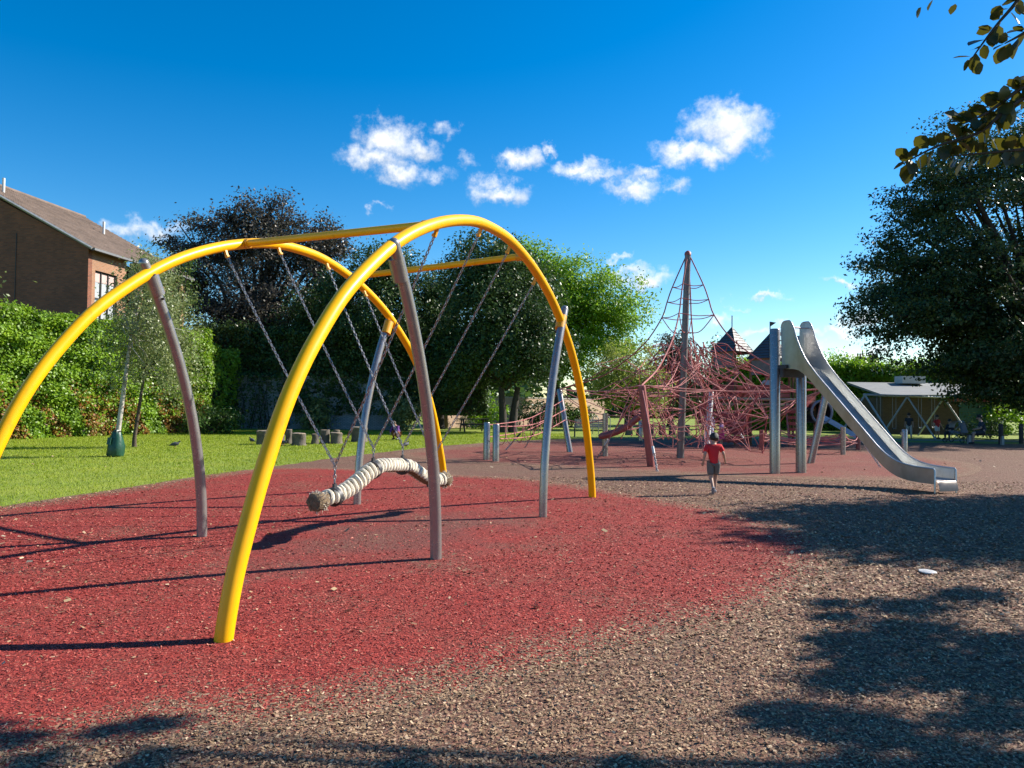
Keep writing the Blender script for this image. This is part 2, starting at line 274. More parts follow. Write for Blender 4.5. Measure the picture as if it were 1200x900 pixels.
# ------------------------------------------------------------------ helpers
class MB:
    def __init__(s): s.v = []; s.f = []
    def add(s, vs, fs):
        o = len(s.v); s.v += [tuple(p) for p in vs]; s.f += [tuple(i + o for i in q) for q in fs]; return s
    def box(s, c, d, rz=0, rx=0, ry=0, taper=1):
        mt = Matrix.Rotation(rz, 3, 'Z') @ Matrix.Rotation(ry, 3, 'Y') @ Matrix.Rotation(rx, 3, 'X'); vs = []
        for z in (-.5, .5):
            for x, y in ((-.5, -.5), (.5, -.5), (.5, .5), (-.5, .5)):
                k = taper if z > 0 else 1
                vs.append(mt @ Vector((x * d[0] * k, y * d[1] * k, z * d[2])) + Vector(c))
        return s.add(vs, [(3, 2, 1, 0), (4, 5, 6, 7), (0, 1, 5, 4), (1, 2, 6, 5), (2, 3, 7, 6), (3, 0, 4, 7)])
    def tube(s, pts, r, n=8, cap=True, sy=1.0):
        pts = [Vector(p) for p in pts]
        rs = r if isinstance(r, (list, tuple, np.ndarray)) else [r] * len(pts)
        t0 = (pts[1] - pts[0]).normalized()
        a = Vector((0, 0, 1)) if abs(t0.z) < .9 else Vector((1, 0, 0))
        nrm = (a - t0 * a.dot(t0)).normalized(); vs = []
        for i, p in enumerate(pts):
            t = (pts[min(i + 1, len(pts) - 1)] - pts[max(i - 1, 0)]).normalized()
            nrm = nrm - t * nrm.dot(t)
            nrm = nrm.normalized() if nrm.length > 1e-6 else t.orthogonal().normalized()
            bi = t.cross(nrm)
            for k in range(n):
                q = 2 * math.pi * k / n
                vs.append(p + (nrm * math.cos(q) + bi * math.sin(q) * sy) * rs[i])
        fs = [(i * n + k, i * n + (k + 1) % n, (i + 1) * n + (k + 1) % n, (i + 1) * n + k) for i in range(len(pts) - 1) for k in range(n)]
        if cap: fs += [tuple(range(n))[::-1], tuple((len(pts) - 1) * n + k for k in range(n))]
        return s.add(vs, fs)
    def ball(s, c, r, nu=12, nv=8, sc=(1, 1, 1), zmin=-1, rot=None):
        vs = []; fs = []
        for j in range(nv + 1):
            a = math.pi * j / nv
            for i in range(nu):
                b = 2 * math.pi * i / nu
                p = Vector((math.sin(a) * math.cos(b) * sc[0], math.sin(a) * math.sin(b) * sc[1], max(zmin, math.cos(a)) * sc[2])) * r
                vs.append((rot @ p if rot else p) + Vector(c))
        for j in range(nv):
            for i in range(nu): fs.append((j * nu + i, (j + 1) * nu + i, (j + 1) * nu + (i + 1) % nu, j * nu + (i + 1) % nu))
        return s.add(vs, fs)
    def build(s, name, m, parent=None, smooth=False, kind=None, off=(0, 0, 0)):
        me = bpy.data.meshes.new(name)
        me.from_pydata([(p[0] - off[0], p[1] - off[1], p[2] - off[2]) for p in s.v], [], s.f); me.materials.append(m); me.update()
        if smooth:
            me.shade_smooth()
            try: me.set_sharp_from_angle(angle=R(50))
            except Exception: pass
        o = bpy.data.objects.new(name, me); C.objects.link(o)
        if parent is not None: o.parent = parent
        if kind: o['kind'] = kind
        return o
def tag(o, label=None, cat=None, group=None, kind=None):
    if label: o['label'] = label
    if cat: o['category'] = cat
    if group: o['group'] = group
    if kind: o['kind'] = kind
    return o
def thing(name, label, cat, loc=(0, 0, 0), rz=0, group=None):
    o = bpy.data.objects.new(name, None); C.objects.link(o); o.location = loc; o.rotation_euler = (0, 0, rz); o.empty_display_size = .3
    return tag(o, label, cat, group)
def dup(root, loc, rz=0, label=None, scale=1):
    r = root.copy(); C.objects.link(r); r.location = loc; r.rotation_euler = (0, 0, rz); r.scale = (scale,) * 3
    if label: r['label'] = label
    for ch in list(root.children):
        c = ch.copy(); C.objects.link(c); c.parent = r
        for g in list(ch.children):
            d = g.copy(); C.objects.link(d); d.parent = c
    return r
def np_mesh(name, V, F, m, parent=None, kind=None, smooth=False):
    me = bpy.data.meshes.new(name); nf, k = F.shape
    me.vertices.add(len(V)); me.vertices.foreach_set('co', V.astype(np.float32).ravel())
    me.loops.add(nf * k); me.loops.foreach_set('vertex_index', F.astype(np.int32).ravel())
    me.polygons.add(nf); me.polygons.foreach_set('loop_start', np.arange(0, nf * k, k, dtype=np.int32)); me.polygons.foreach_set('loop_total', np.full(nf, k, dtype=np.int32))
    me.materials.append(m); me.update(calc_edges=True); me.validate()
    if smooth: me.shade_smooth()
    o = bpy.data.objects.new(name, me); C.objects.link(o)
    if parent is not None: o.parent = parent
    if kind: o['kind'] = kind
    return o
def unit(a): return a / np.maximum(np.linalg.norm(a, axis=1, keepdims=True), 1e-9)
def leaf_quads(P, nb, size, asp=.55, fold=0):
    """rhombic leaves at P, normals scattered about nb"""
    n = len(P); nr = unit(nb + rng.normal(0, .75, (n, 3)))
    t = unit(np.cross(nr, rng.normal(0, 1, (n, 3)))); b = np.cross(nr, t)
    s = (size * rng.uniform(.6, 1.3, n))[:, None]
    V = np.stack([P - t * s * .5, P + b * s * asp * .5 - t * s * .05 + nr * s * fold, P + t * s * .5, P - b * s * asp * .5 - t * s * .05 + nr * s * fold], 1).reshape(-1, 3)
    return V, np.arange(n * 4).reshape(n, 4)
def crown_pts(ells, n, clump=.5, per=40, elong=1.3, shell=.38, gap=.25, flat=.7):
    W = np.array([e[6] for e in ells], float); W /= W.sum(); Ps = []; Ns = []; Cs = []
    for e, wt in zip(ells, W):
        nc = max(3, int(n * wt / per)); d = unit(rng.normal(0, 1, (nc, 3)))
        rad = (rng.uniform(0, 1, nc) ** shell)[:, None]
        c = np.array(e[:3]) + d * rad * np.array(e[3:6])
        ph = rng.uniform(0, 6, 3)
        g = np.sin(c[:, 0] * 1.7 / max(.6, e[3] / 4) + ph[0]) + np.sin(c[:, 1] * 1.9 / max(.6, e[4] / 4) + ph[1]) + np.sin(c[:, 2] * 2.1 / max(.6, e[5] / 4) + ph[2])
        keep = g > np.quantile(g, gap); c = c[keep]; dd = d[keep]
        rep = int(per / (1 - gap)) if gap < 1 else per
        idx = np.repeat(np.arange(len(c)), rep); k = len(idx)
        sg = clump * rng.uniform(.6, 1.35, len(c))[idx][:, None]
        off = np.clip(rng.normal(0, 1, (k, 3)), -1.9, 1.9) * sg; off[:, 2] *= flat
        off += dd[idx] * np.clip(rng.normal(0, 1, (k, 1)), -1.9, 1.3) * sg * (elong - 1)
        Ps.append(c[idx] + off); Ns.append(unit(dd[idx] * .8 + np.array([0, 0, .7]))); Cs.append(c)
    return np.concatenate(Ps), np.concatenate(Ns), np.concatenate(Cs)
def tree(name, label, x, y, th, tr, ells, n, size, lm, bark=BARK, cat='tree', group=None, clump=.5, per=40, elong=1.6, gap=.25, limbs=14, stems=1, shell=.45, flat=.7, lean=(0, 0), zmin=.4, asp=.55):
    t = thing(name, label, cat, (x, y, 0), 0, group)
    P, Nn, Cc = crown_pts(ells, n, clump, per, elong, shell, gap, flat)
    k = P[:, 2] > zmin; V, F = leaf_quads(P[k], Nn[k], size, asp)
    np_mesh('crown', V, F, lm, t)
    b = MB()
    for s in range(stems):
        a = 2 * math.pi * s / stems; sp = 0 if stems == 1 else tr * 1.6
        bx, by = math.cos(a) * sp, math.sin(a) * sp
        pts = [(bx, by, -.05), (bx * 1.02, by * 1.02, th * .12), (bx * 1.3 + lean[0] * .5, by * 1.3 + lean[1] * .5, th * .55), (bx * 1.8 + lean[0], by * 1.8 + lean[1], th)]
        b.tube(pts, [tr * 1.45, tr * 1.1, tr * .9, tr * .7], 10)
    top = Vector((lean[0], lean[1], th))
    sel = rng.choice(len(Cc), min(limbs, len(Cc)), replace=False)
    for i in sel:
        e = Vector(Cc[i]); mid = top.lerp(e, .5) + Vector((0, 0, .12 * (e - top).length)) + Vector(rng.normal(0, .15, 3))
        b.tube([top - Vector((0, 0, .1)), top.lerp(mid, .5) + Vector(rng.normal(0, .08, 3)), mid, e], [tr * .55, tr * .42, tr * .26, tr * .08], 6)
    b.build('trunk', bark, t, True)
    return t
def smooth_poly(pts, per=10, jit=0.0):
    out = []; n = len(pts)
    for i in range(n):
        p0, p1, p2, p3 = (np.array(pts[(i + k - 1) % n], float) for k in range(4))
        for k in range(per):
            t = k / per
            q = .5 * ((2 * p1) + (-p0 + p2) * t + (2 * p0 - 5 * p1 + 4 * p2 - p3) * t * t + (-p0 + 3 * p1 - 3 * p2 + p3) * t ** 3)
            out.append(q + rng.normal(0, jit, 2))
    return out
def sheet(name, poly, z, m):
    bm = bmesh.new(); f = bm.faces.new([bm.verts.new((p[0], p[1], z)) for p in poly])
    bmesh.ops.triangulate(bm, faces=[f]); bmesh.ops.recalc_face_normals(bm, faces=bm.faces[:])
    for q in bm.faces:
        if q.normal.z < 0: q.normal_flip()
    me = bpy.data.meshes.new(name); bm.to_mesh(me); bm.free(); me.materials.append(m)
    o = bpy.data.objects.new(name, me); C.objects.link(o); o['kind'] = 'structure'; return o
def blend_sheet(name, poly, z, m, fin=.45, fout=.3):
    P = [np.array(p) for p in poly]; n = len(P); nr = []
    ar = sum(P[i][0] * P[(i + 1) % n][1] - P[(i + 1) % n][0] * P[i][1] for i in range(n))
    for i in range(n):
        t = P[(i + 6) % n] - P[i - 6]; q = np.array([t[1], -t[0]]) / (np.linalg.norm(t) + 1e-9); nr.append(q if ar > 0 else -q)
    vi = [(*(P[i] - nr[i] * fin), z) for i in range(n)]; vo = [(*(P[i] + nr[i] * fout), z) for i in range(n)]
    bm = bmesh.new(); ly = bm.verts.layers.float.new('mixf'); a = [bm.verts.new(p) for p in vi]; b = [bm.verts.new(p) for p in vo]
    for q in a: q[ly] = 1.0
    f = bm.faces.new(a); bmesh.ops.triangulate(bm, faces=[f])
    for i in range(n):
        try: bm.faces.new((a[i], a[(i + 1) % n], b[(i + 1) % n], b[i]))
        except ValueError: pass
    bmesh.ops.recalc_face_normals(bm, faces=bm.faces[:])
    for q in bm.faces:
        if q.normal.z < 0: q.normal_flip()
    me = bpy.data.meshes.new(name); bm.to_mesh(me); bm.free(); me.materials.append(m)
    o = bpy.data.objects.new(name, me); C.objects.link(o); o['kind'] = 'structure'; return o
def inside(P, poly):
    poly = np.array(poly); x, y = P[:, 0], P[:, 1]; r = np.zeros(len(P), bool); j = len(poly) - 1
    for i in range(len(poly)):
        xi, yi = poly[i]; xj, yj = poly[j]
        c = ((yi > y) != (yj > y)) & (x < (xj - xi) * (y - yi) / (yj - yi + 1e-12) + xi); r ^= c; j = i
    return r

# ------------------------------------------------------------------ ground
gm = MB(); g_n = 24; ext = 900
xs = np.sign(np.linspace(-1, 1, g_n)) * np.abs(np.linspace(-1, 1, g_n)) ** 2 * ext
for a in xs:
    for b_ in xs: gm.v.append((a, b_, 0))
for i in range(g_n - 1):
    for j in range(g_n - 1): gm.f.append((i * g_n + j, (i + 1) * g_n + j, (i + 1) * g_n + j + 1, i * g_n + j + 1))
gm.build('lawn', LAWNM, None, kind='structure')
BROWN = smooth_poly([(-9.2, -6), (-8.6, 2), (-8.0, 8), (-7.47, 11.28), (-6.9, 14), (-6.3, 17), (-5.2, 21.8), (-4.0, 25.5), (-2.4, 29.5), (-.3, 33), (1.8, 35.6), (5, 37.6), (10, 38.2), (15, 37.6), (19, 36.6), (26, 35.5), (40, 33), (40, 10), (30, -6), (10, -8)], 14, .035)
sheet('brown_mulch_surface', BROWN, .004, MB_BROWN)
RED1 = smooth_poly([(-2.31, 3.54), (-1.2, 4.08), (-.47, 4.45), (.6, 5.28), (1.7, 6.09), (2.75, 7.4), (3.42, 8.92), (3.45, 10.6), (2.7, 12.7), (1.62, 14.46), (.29, 16.3), (-1.69, 17.21), (-3.29, 18.12), (-5.0, 18.5), (-6.05, 17.6), (-6.75, 14), (-7.3, 11.28), (-7.8, 8), (-7.4, 5), (-5.5, 3.2), (-3.6, 3.1)], 12, 0)
blend_sheet('red_mulch_surface', RED1, .008, MB_RED)
RED2 = smooth_poly([(-3.1, 24.4), (-1.6, 21.9), (.9, 20.4), (3.2, 19.0), (5.6, 18.0), (8.2, 17.6), (10.8, 19.2), (13, 23), (13, 28), (10.5, 32.5), (6, 34.2), (2, 33.5), (-.3, 31.4), (-2, 27.6)], 12, 0)
blend_sheet('red_mulch_surface', RED2, .008, mulch_mat('worn_red_mulch', [(.10, .03, .022), (.18, .042, .033), (.22, .06, .045), (.26, .09, .065), (.20, .055, .042)], (.20, .10, .068), None, BR_COLS), .9, .6)
sheet('path', smooth_poly([(12, 40.4), (20, 40.2), (28, 39.8), (40, 39), (40, 37.2), (27, 38.2), (19, 38.8), (12, 39.4)], 8), .006, mat('path_tarmac', (.20, .19, .17), .9, 0, .2, 3, .3, 80))

def scatter(n, ymin, ymax, pw):
    y = ymin * (ymax / ymin) ** (rng.uniform(0, 1, n) ** pw)
    x = rng.uniform(-.8, .95, n) * y
    return np.stack([x, y], 1)
def chips(name, P2, m, lo, hi, z0, asp=(.3, .6), tilt=.45):
    n = len(P2); L = rng.uniform(lo, hi, n) * np.clip(P2[:, 1] / 5, .8, 1.5)
    P = np.concatenate([P2, (z0 + L * rng.uniform(.05, .3, n))[:, None]], 1)
    a = rng.uniform(0, 6.28, n); t = np.stack([np.cos(a), np.sin(a), rng.normal(0, tilt * .5, n)], 1)
    nr = unit(np.stack([rng.normal(0, tilt, n), rng.normal(0, tilt, n), np.ones(n)], 1)); b = unit(np.cross(nr, t))
    l = (L * .5)[:, None]; wd = l * rng.uniform(*asp, n)[:, None]; up_ = nr * l * rng.uniform(-.2, .35, n)[:, None]
    j = lambda: rng.uniform(.7, 1.2, (n, 1))
    V = np.stack([P - t * l * j() - b * wd * j(), P + t * l * j() - b * wd * j() + up_, P + t * l * j() + b * wd * j() + up_ * .4, P - t * l * j() + b * wd * j()], 1).reshape(-1, 3)
    return np_mesh(name, V, np.arange(n * 4).reshape(n, 4), m, None, 'stuff')
Pc = scatter(235000, 2.9, 17, 1.0); inr = inside(Pc + rng.normal(0, .2, Pc.shape), RED1); inb = inside(Pc, BROWN) & ~inr
mixp = rng.uniform(0, 1, len(Pc)) < .02; inb = (inb & ~mixp) | (inr & mixp); inr = inr & ~mixp; sc_ = ((Pc - np.array([-1.3, 9.4])) @ np.array([[.375, .927], [.927, -.375]]).T) / np.array([2.9, 1.5]); inr &= ~((np.linalg.norm(sc_, axis=1) < 1) & (rng.uniform(0, 1, len(Pc)) < .6))
chips('brown_mulch_chips', Pc[inb], CHIPB, .009, .027, .0095)
chips('red_mulch_chips', Pc[inr], CHIPR, .007, .019, .009)
Pl = scatter(380, 3.2, 30, .8); Pl = Pl[inside(Pl, BROWN) | (rng.uniform(0, 1, len(Pl)) < .5)]
chips('fallen_leaf_litter', Pl, LITTER, .018, .045, .012, (.4, .7), .5)
# grass blades
gx = rng.uniform(-24, 3, 240000); gy = 7 + 36 * rng.uniform(0, 1, 240000) ** 1.25
G2 = np.stack([gx, gy], 1); G2 = G2[(~inside(G2, BROWN)) & (np.abs(gx) < .75 * gy) & (gy < 46)]
n = len(G2); a = rng.uniform(0, 6.28, n); hgt = rng.uniform(.018, .042, n) * np.clip(gy[:n] / 20, .8, 1.6)
wv = np.stack([np.cos(a), np.sin(a), 0 * a], 1) * (.007 * np.clip(G2[:, 1] / 14, 1, 2))[:, None]
B0 = np.concatenate([G2, np.zeros((n, 1))], 1); tip = B0 + np.stack([rng.normal(0, .022, n), rng.normal(0, .022, n), hgt], 1)
np_mesh('grass_blades', np.stack([B0 - wv, B0 + wv, tip], 1).reshape(-1, 3), np.arange(n * 3).reshape(n, 3), GRASSB, None, 'stuff')

# ------------------------------------------------------------------ arch swing frame
SW = (-1.59, 10.03, 0); SWR = math.atan2(.927, .375)
PROF = [(0, 3.73), (.45, 3.71), (.9, 3.63), (1.4, 3.49), (1.9, 3.295), (2.35, 3.06), (2.8, 2.75), (3.15, 2.46), (3.45, 2.13), (3.68, 1.83), (3.88, 1.5), (4.07, 1.1), (4.2, .78), (4.33, .42), (4.41, .1), (4.43, -.05)]
def arch_pts(shift, sc, b):
    full = [(-a, z) for a, z in PROF[::-1]] + [(a, z) for a, z in PROF[1:]]
    out = []; n = len(full)
    for i in range(n - 1):
        p0, p1, p2, p3 = (np.array(full[min(max(i + k - 1, 0), n - 1)]) for k in range(4))
        for k in range(3):
            t = k / 3
            q = .5 * ((2 * p1) + (-p0 + p2) * t + (2 * p0 - 5 * p1 + 4 * p2 - p3) * t * t + (-p0 + 3 * p1 - 3 * p2 + p3) * t ** 3)
            out.append((q[0] * sc + shift, b, q[1]))
    out.append((full[-1][0] * sc + shift, b, full[-1][1])); return out
YF, YB = -1.53, 1.53
AF, AB = arch_pts(-.2, 1.0, YF), arch_pts(.05, 1.03, YB)
def arch_at(A, a):
    i = min(range(len(A)), key=lambda k: abs(A[k][0] - a)); return A[i]
sf = thing('swing_frame', 'yellow double arch swing frame with grey leaning posts on red mulch', 'swing frame', SW, SWR)
for A in (AF, AB): MB().tube(A, .063, 20).build('arch', YELLOW, sf, True)
for a1, a2 in ((-1.72, -1.08), (.93, 1.38)):
    p, q = Vector(arch_at(AF, a1)), Vector(arch_at(AB, a2))
    MB().tube([p + (q - p) * .02, q - (q - p) * .02], .045, 14).build('crossbar', YELLOW, sf, True)
    for e, dr in ((p, q - p), (q, p - q)):
        dn = dr.normalized(); MB().tube([e + dn * .03, e + dn * .12], .056, 14).build('joint_collar', YELLOW2, sf, True)
for sg in (-1, 1):
    for b in (YF, YB):
        pts = []
        for z in np.linspace(-.05, 3.08, 16): pts.append((sg * (1.63 + .097 * z * z * (1 if z > 0 else 0)), b + (-.02 if b < 0 else .02), z))
        po = MB().tube(pts, [.06] * 14 + [.058, .056], 18).ball(pts[-1], .056, 12, 8).build('support_post', STEEL, sf, True)
        for zz in (2.72, 2.96):
            q = sg * (1.63 + .097 * zz * zz)
            MB().tube([(q, b - .075, zz), (q, b + .075, zz)], .014, 8).build('bolt', DARKST, po)
        z = 2.86; q = sg * (1.63 + .097 * z * z)
        MB().tube([(q - sg * .05, b, z - .1), (q + sg * .05, b, z + .1)], .078, 16).build('collar', YELLOW2 if sg > 0 else STEEL, sf, True)
AN = [-1.45, -.45, .5, 1.5]
lug = {}
for k, a in enumerate(AN):
    for A, da, nm in ((AF, -.1, 'f'), (AB, .1, 'b')):
        p = Vector(arch_at(A, a + da)); iy = .04 if nm == 'f' else -.04
        MB().box((p.x, p.y + iy, p.z - .09), (.035, .03, .11), rx=(.35 if nm == 'f' else -.35)).tube([(p.x - .025, p.y + iy * 1.6, p.z - .13), (p.x + .025, p.y + iy * 1.6, p.z - .13)], .02, 8).build('chain_bracket', YELLOW2, sf)
        lug[k, nm] = Vector((p.x, p.y + iy * 1.6, p.z - .14))
# snake swing
snake = thing('snake_swing', 'wavy cream rope covered beam swing hanging on eight chains', 'swing', SW, SWR)
SP = [(-1.46, .0, .49), (-1.36, .02, .50), (-1.2, .02, .505), (-.98, .0, .55), (-.75, -.03, .65), (-.5, -.04, .755), (-.22, -.02, .79), (.05, .0, .775), (.32, .03, .755), (.58, .03, .72), (.82, .02, .62), (1.05, .0, .52), (1.28, -.02, .475), (1.46, -.01, .47), (1.54, 0, .47)]
def crv(P, n):
    P = [np.array(p, float) for p in P]; out = []
    for s in np.linspace(0, len(P) - 1.0001, n):
        i = int(s); t = s - i; p0, p1, p2, p3 = P[max(i - 1, 0)], P[i], P[min(i + 1, len(P) - 1)], P[min(i + 2, len(P) - 1)]
        out.append(.5 * ((2 * p1) + (-p0 + p2) * t + (2 * p0 - 5 * p1 + 4 * p2 - p3) * t * t + (-p0 + 3 * p1 - 3 * p2 + p3) * t ** 3))
    return out
sp = crv(SP, 60)
MB().tube(sp, .076, 14).build('beam', ROPED, snake, True)
ribs = MB()
rp = crv(SP[1:-1], 41)
for i in range(1, 40):
    if i in (2, 38): continue
    c = Vector(rp[i]); t = (Vector(rp[i + 1]) - Vector(rp[i - 1])).normalized(); side = Vector((0, 1, 0)); upv = t.cross(side); upv = upv if upv.z > 0 else -upv
    pts = []; rs = []
    for q in np.linspace(-2.25, 2.25, 13):
        sh = .075 * (1 - abs(q) / 2.25) - .03
        rr = .085 + random.uniform(-.004, .004)
        pts.append(c + side * math.sin(q) * rr + upv * math.cos(q) * rr + t * (sh + random.uniform(-.004, .004))); rs.append(.025 + .012 * (abs(q) / 2.25) ** 2 - (.016 if abs(q) > 2.2 else 0))
    ribs.tube(pts, rs, 7)
ribs.build('rope_wrap', ROPEW, snake, True, 'stuff')
for e, sgn in ((Vector(sp[0]), -1), (Vector(sp[-1]), 1)):
    mb = MB(); mb.tube([e + Vector((sgn * x, 0, 0)) for x in (-.05, -.03, .03, .1, .135, .15)], [.085, .10, .108, .106, .095, .05], 20)
    mb.v = [tuple(Vector(p) + Vector(rng.normal(0, .006, 3))) for p in mb.v]
    kn = mb.build('end_knob', ROPED, snake, True)
    fz = MB()
    for k in range(110):
        q = rng.uniform(0, 6.28); x = rng.uniform(-.05, .12); d = Vector((0, math.cos(q), math.sin(q))); p = e + Vector((sgn * x, 0, 0)) + d * .10
        fz.tube([p, p + d * .025 + Vector(rng.normal(0, .012, 3))], [.006, .002], 4, False)
    fz.build('frayed_strands', ROPEW, kn, False, 'stuff')
def chain(p, q, parent, sag=.03, Lk=.066, Wk=.042, wr=.0075):
    p, q = Vector(p), Vector(q); n = max(1, round((q - p).length / (Lk - 2 * wr))); mb = MB()
    cp = [p.lerp(q, i / n) - Vector((0, 0, sag * 4 * (i / n) * (1 - i / n))) for i in range(n + 1)]
    for i in range(n):
        c = (cp[i] + cp[i + 1]) / 2; t = (cp[i + 1] - cp[i]).normalized(); s = t.cross(Vector((.3, .5, .81))).normalized(); b = t.cross(s)
        sd_ = s if i % 2 else b; ot = b if i % 2 else s; vs = []; NM = 10
        for k in range(NM):
            a = 2 * math.pi * k / NM; hl, hw = Lk / 2 - wr, Wk / 2 - wr
            ex = math.copysign(abs(math.cos(a)) ** .7, math.cos(a)) * hl; ey = math.sin(a) * hw
            cc = c + t * ex + sd_ * ey; out = (t * math.cos(a) + sd_ * math.sin(a))
            for j in range(4):
                w_ = 2 * math.pi * j / 4; vs.append(cc + out * math.cos(w_) * wr + ot * math.sin(w_) * wr)
        mb.add(vs, [(k * 4 + j, ((k + 1) % NM) * 4 + j, ((k + 1) % NM) * 4 + (j + 1) % 4, k * 4 + (j + 1) % 4) for k in range(NM) for j in range(4)])
    return mb.build('chain', CHAINM, parent, True)
for k, a in enumerate([-1.17, -.45, .42, 1.2]):
    i = min(range(len(sp)), key=lambda j: abs(sp[j][0] - a)); c = Vector(sp[i]); t = (Vector(sp[min(i + 1, 59)]) - Vector(sp[i - 1])).normalized()
    MB().tube([c - t * .032, c - t * .028, c + t * .028, c + t * .032], [.10, .114, .114, .10], 18).box(c + Vector((0, 0, .125)), (.05, .03, .05)).build('clamp', DARKST, snake, True)
    j0 = c + Vector((0, 0, .15)); j = c + Vector((0, 0, .36 if k in (0, 3) else .27))
    chain(j0, j, snake, 0); chain(j, lug[k, 'f'], snake); chain(j, lug[k, 'b'], snake)

# ------------------------------------------------------------------ slide
SLR = 20.6
sl_t = thing('slide', 'tall stainless steel slide with two high side wings and thick posts', 'slide', (8.2, 14.6, 0), R(SLR))
hw = .26
BED = [(-.02, .27), (.35, .275), (.6, .295), (.82, .34), (1.02, .42), (1.2, .53), (1.4, .69), (1.8, 1.04), (2.2, 1.39), (2.6, 1.74), (3.0, 2.09), (3.25, 2.31), (3.45, 2.46), (3.6, 2.545), (3.75, 2.585), (3.9, 2.6), (4.05, 2.6), (4.2, 2.6)]
bed = [tuple(p) for p in crv([(a, b, 0) for a, b in BED], 70)]
def wall_h(y):
    return float(np.interp(y, [0, .5, 1.0, 3.0, 3.25, 3.4, 3.55, 3.68, 3.76, 3.82, 3.90, 4.02, 4.12, 4.17, 4.2], [.20, .21, .22, .24, .27, .34, .47, .68, .88, .99, 1.055, 1.06, 1.055, 1.0, .9]))
def strip(xo, side):
    mb = MB(); vs = []
    for (y, z, _) in bed:
        h = wall_h(y); fl = .03 * min(1, h / .3)
        vs += [(xo, y, z - .09), (xo + side * fl, y, z + h), (xo + side * (fl - .018), y, z + h), (xo - side * .018, y, z - .09)]
    fs = []
    for i in range(len(bed) - 1):
        for k in range(4): fs.append((i * 4 + k, i * 4 + (k + 1) % 4, (i + 1) * 4 + (k + 1) % 4, (i + 1) * 4 + k))
    fs += [(0, 1, 2, 3), tuple(len(vs) - 4 + k for k in (3, 2, 1, 0))]
    mb.add(vs, fs)
    rim = [Vector((xo + side * (.03 * min(1, wall_h(y) / .3) - .009), y, z + wall_h(y))) for (y, z, _) in bed]
    mb2 = MB().tube([rim[0] - Vector((0, .02, .27 + wall_h(0))), rim[0] - Vector((0, .02, .03))] + rim, .016, 8)
    return mb, mb2
for side in (-1, 1):
    a, b = strip(side * hw, side); wl = a.build('side_wall', STAIN, sl_t, True); b.build('rim', STAIN, wl, True)
mb = MB(); vs = []
for (y, z, _) in bed: vs += [(-hw + .018, y, z), (-hw * .55, y, z - .012), (hw * .55, y, z - .012), (hw - .018, y, z), (hw - .018, y, z - .03), (-hw + .018, y, z - .03)]
fs = []
for i in range(len(bed) - 1):
    for k in range(6): fs.append((i * 6 + k, i * 6 + (k + 1) % 6, (i + 1) * 6 + (k + 1) % 6, (i + 1) * 6 + k))
mb.add(vs, fs).build('chute', STAIN, sl_t, True)
mb = MB(); vs = []
for q in np.linspace(0, 1.5, 9): vs += [(-hw + .02, -.02 - .10 * math.sin(q), .258 - .22 * (1 - math.cos(q))), (hw - .02, -.02 - .10 * math.sin(q), .258 - .22 * (1 - math.cos(q)))]
mb.add(vs, [(2 * i, 2 * i + 1, 2 * i + 3, 2 * i + 2) for i in range(8)]).build('exit_lip', POSTM, sl_t, True)
MB().tube([(-hw - .02, 3.92, 3.5), (hw + .02, 3.92, 3.5)], .017, 10).build('grab_bar', mat('pinkish_bar', (.55, .45, .45), .4, .5, .1), sl_t, True)
def loc2(px, py):   # world to slide space
    v = Matrix.Rotation(-R(SLR), 2) @ Vector((px - 8.2, py - 14.6)); return v
for (px, py, h) in ((6.36, 18.57, 3.5), (7.10, 18.86, 3.36)):
    v = loc2(px, py); po = MB().tube([(v.x, v.y, -.05), (v.x, v.y, h - .03), (v.x, v.y, h)], [.125, .125, .105], 20).build('post', STEEL, sl_t, True)
    MB().box((v.x + .14, v.y, h - .12), (.05, .06, .09)).build('clamp', DARKST, po)
vm = (loc2(6.36, 18.57) + loc2(7.10, 18.86)) / 2
MB().box((vm.x + .03, vm.y - .12, 2.57), (.86, .5, .09), .05).build('platform', DARKST, sl_t)
MB().box((-.02, 4.12, 2.42), (.62, .12, .2)).build('bracket', DARKST, sl_t)
v1, v2 = loc2(6.36, 18.57), loc2(7.10, 18.86)
for zz in (2.9, 3.25): MB().tube([(v1.x, v1.y, zz), (v1.x + .1, v1.y - .25, zz - .08), (-hw, 4.15, zz - .05)], .012, 6).build('side_rope', DARKST, sl_t, True)

# ------------------------------------------------------------------ rope climbing pyramid
NB = Vector((5.2, 23.69, 0)); net = thing('rope_climbing_pyramid', 'red rope climbing pyramid net round a tall steel mast', 'climbing frame', NB)
TOP = Vector((.21, 0, 6.35))
mast = MB().tube([(0, 0, -.05), (.21, 0, 6.3)], [.115, .095], 18).build('mast', POSTM, net, True)
MB().tube([(.205, 0, 6.28), (.21, 0, 6.36), (.21, 0, 6.42)], [.105, .10, .04], 16).build('mast_cap', REDP, mast, True)
PT = {'L': ((1.99, 26.11), (1.63, 26.6, 2.14)), 'F': ((3.68, 20.26), (3.36, 19.9, 2.13)), 'B': ((7.1, 27.97), (7.34, 28.3, 2.2)), 'R': ((8.6, 22.1), (8.98, 21.9, 2.14))}
ptop = {}
for k, (b, t) in PT.items():
    b = Vector((b[0], b[1], 0)) - NB; t = Vector(t) - NB; ptop[k] = t; e = (t - b)
    po = MB().tube([b - e * .03, b + e * .97, t], [.1, .1, .085], 16).build('leaning_post', REDP if k == 'F' else (WHITEP if k == 'B' else STEEL), net, True)
def rope(pts, r=.016, name='rope', m=ROPER, n=6): return MB().tube(crv([tuple(p) for p in pts], max(6, 4 * len(pts))), r, n).build(name, m, net, True)
prof_r = [(0, 6.33), (.12, .0), (0, 0)]
EDGE = [(.04, 6.30), (.50, 5.33), (.67, 4.87), (.84, 4.39), (1.35, 3.68), (2.1, 3.08), (3.05, 2.55)]
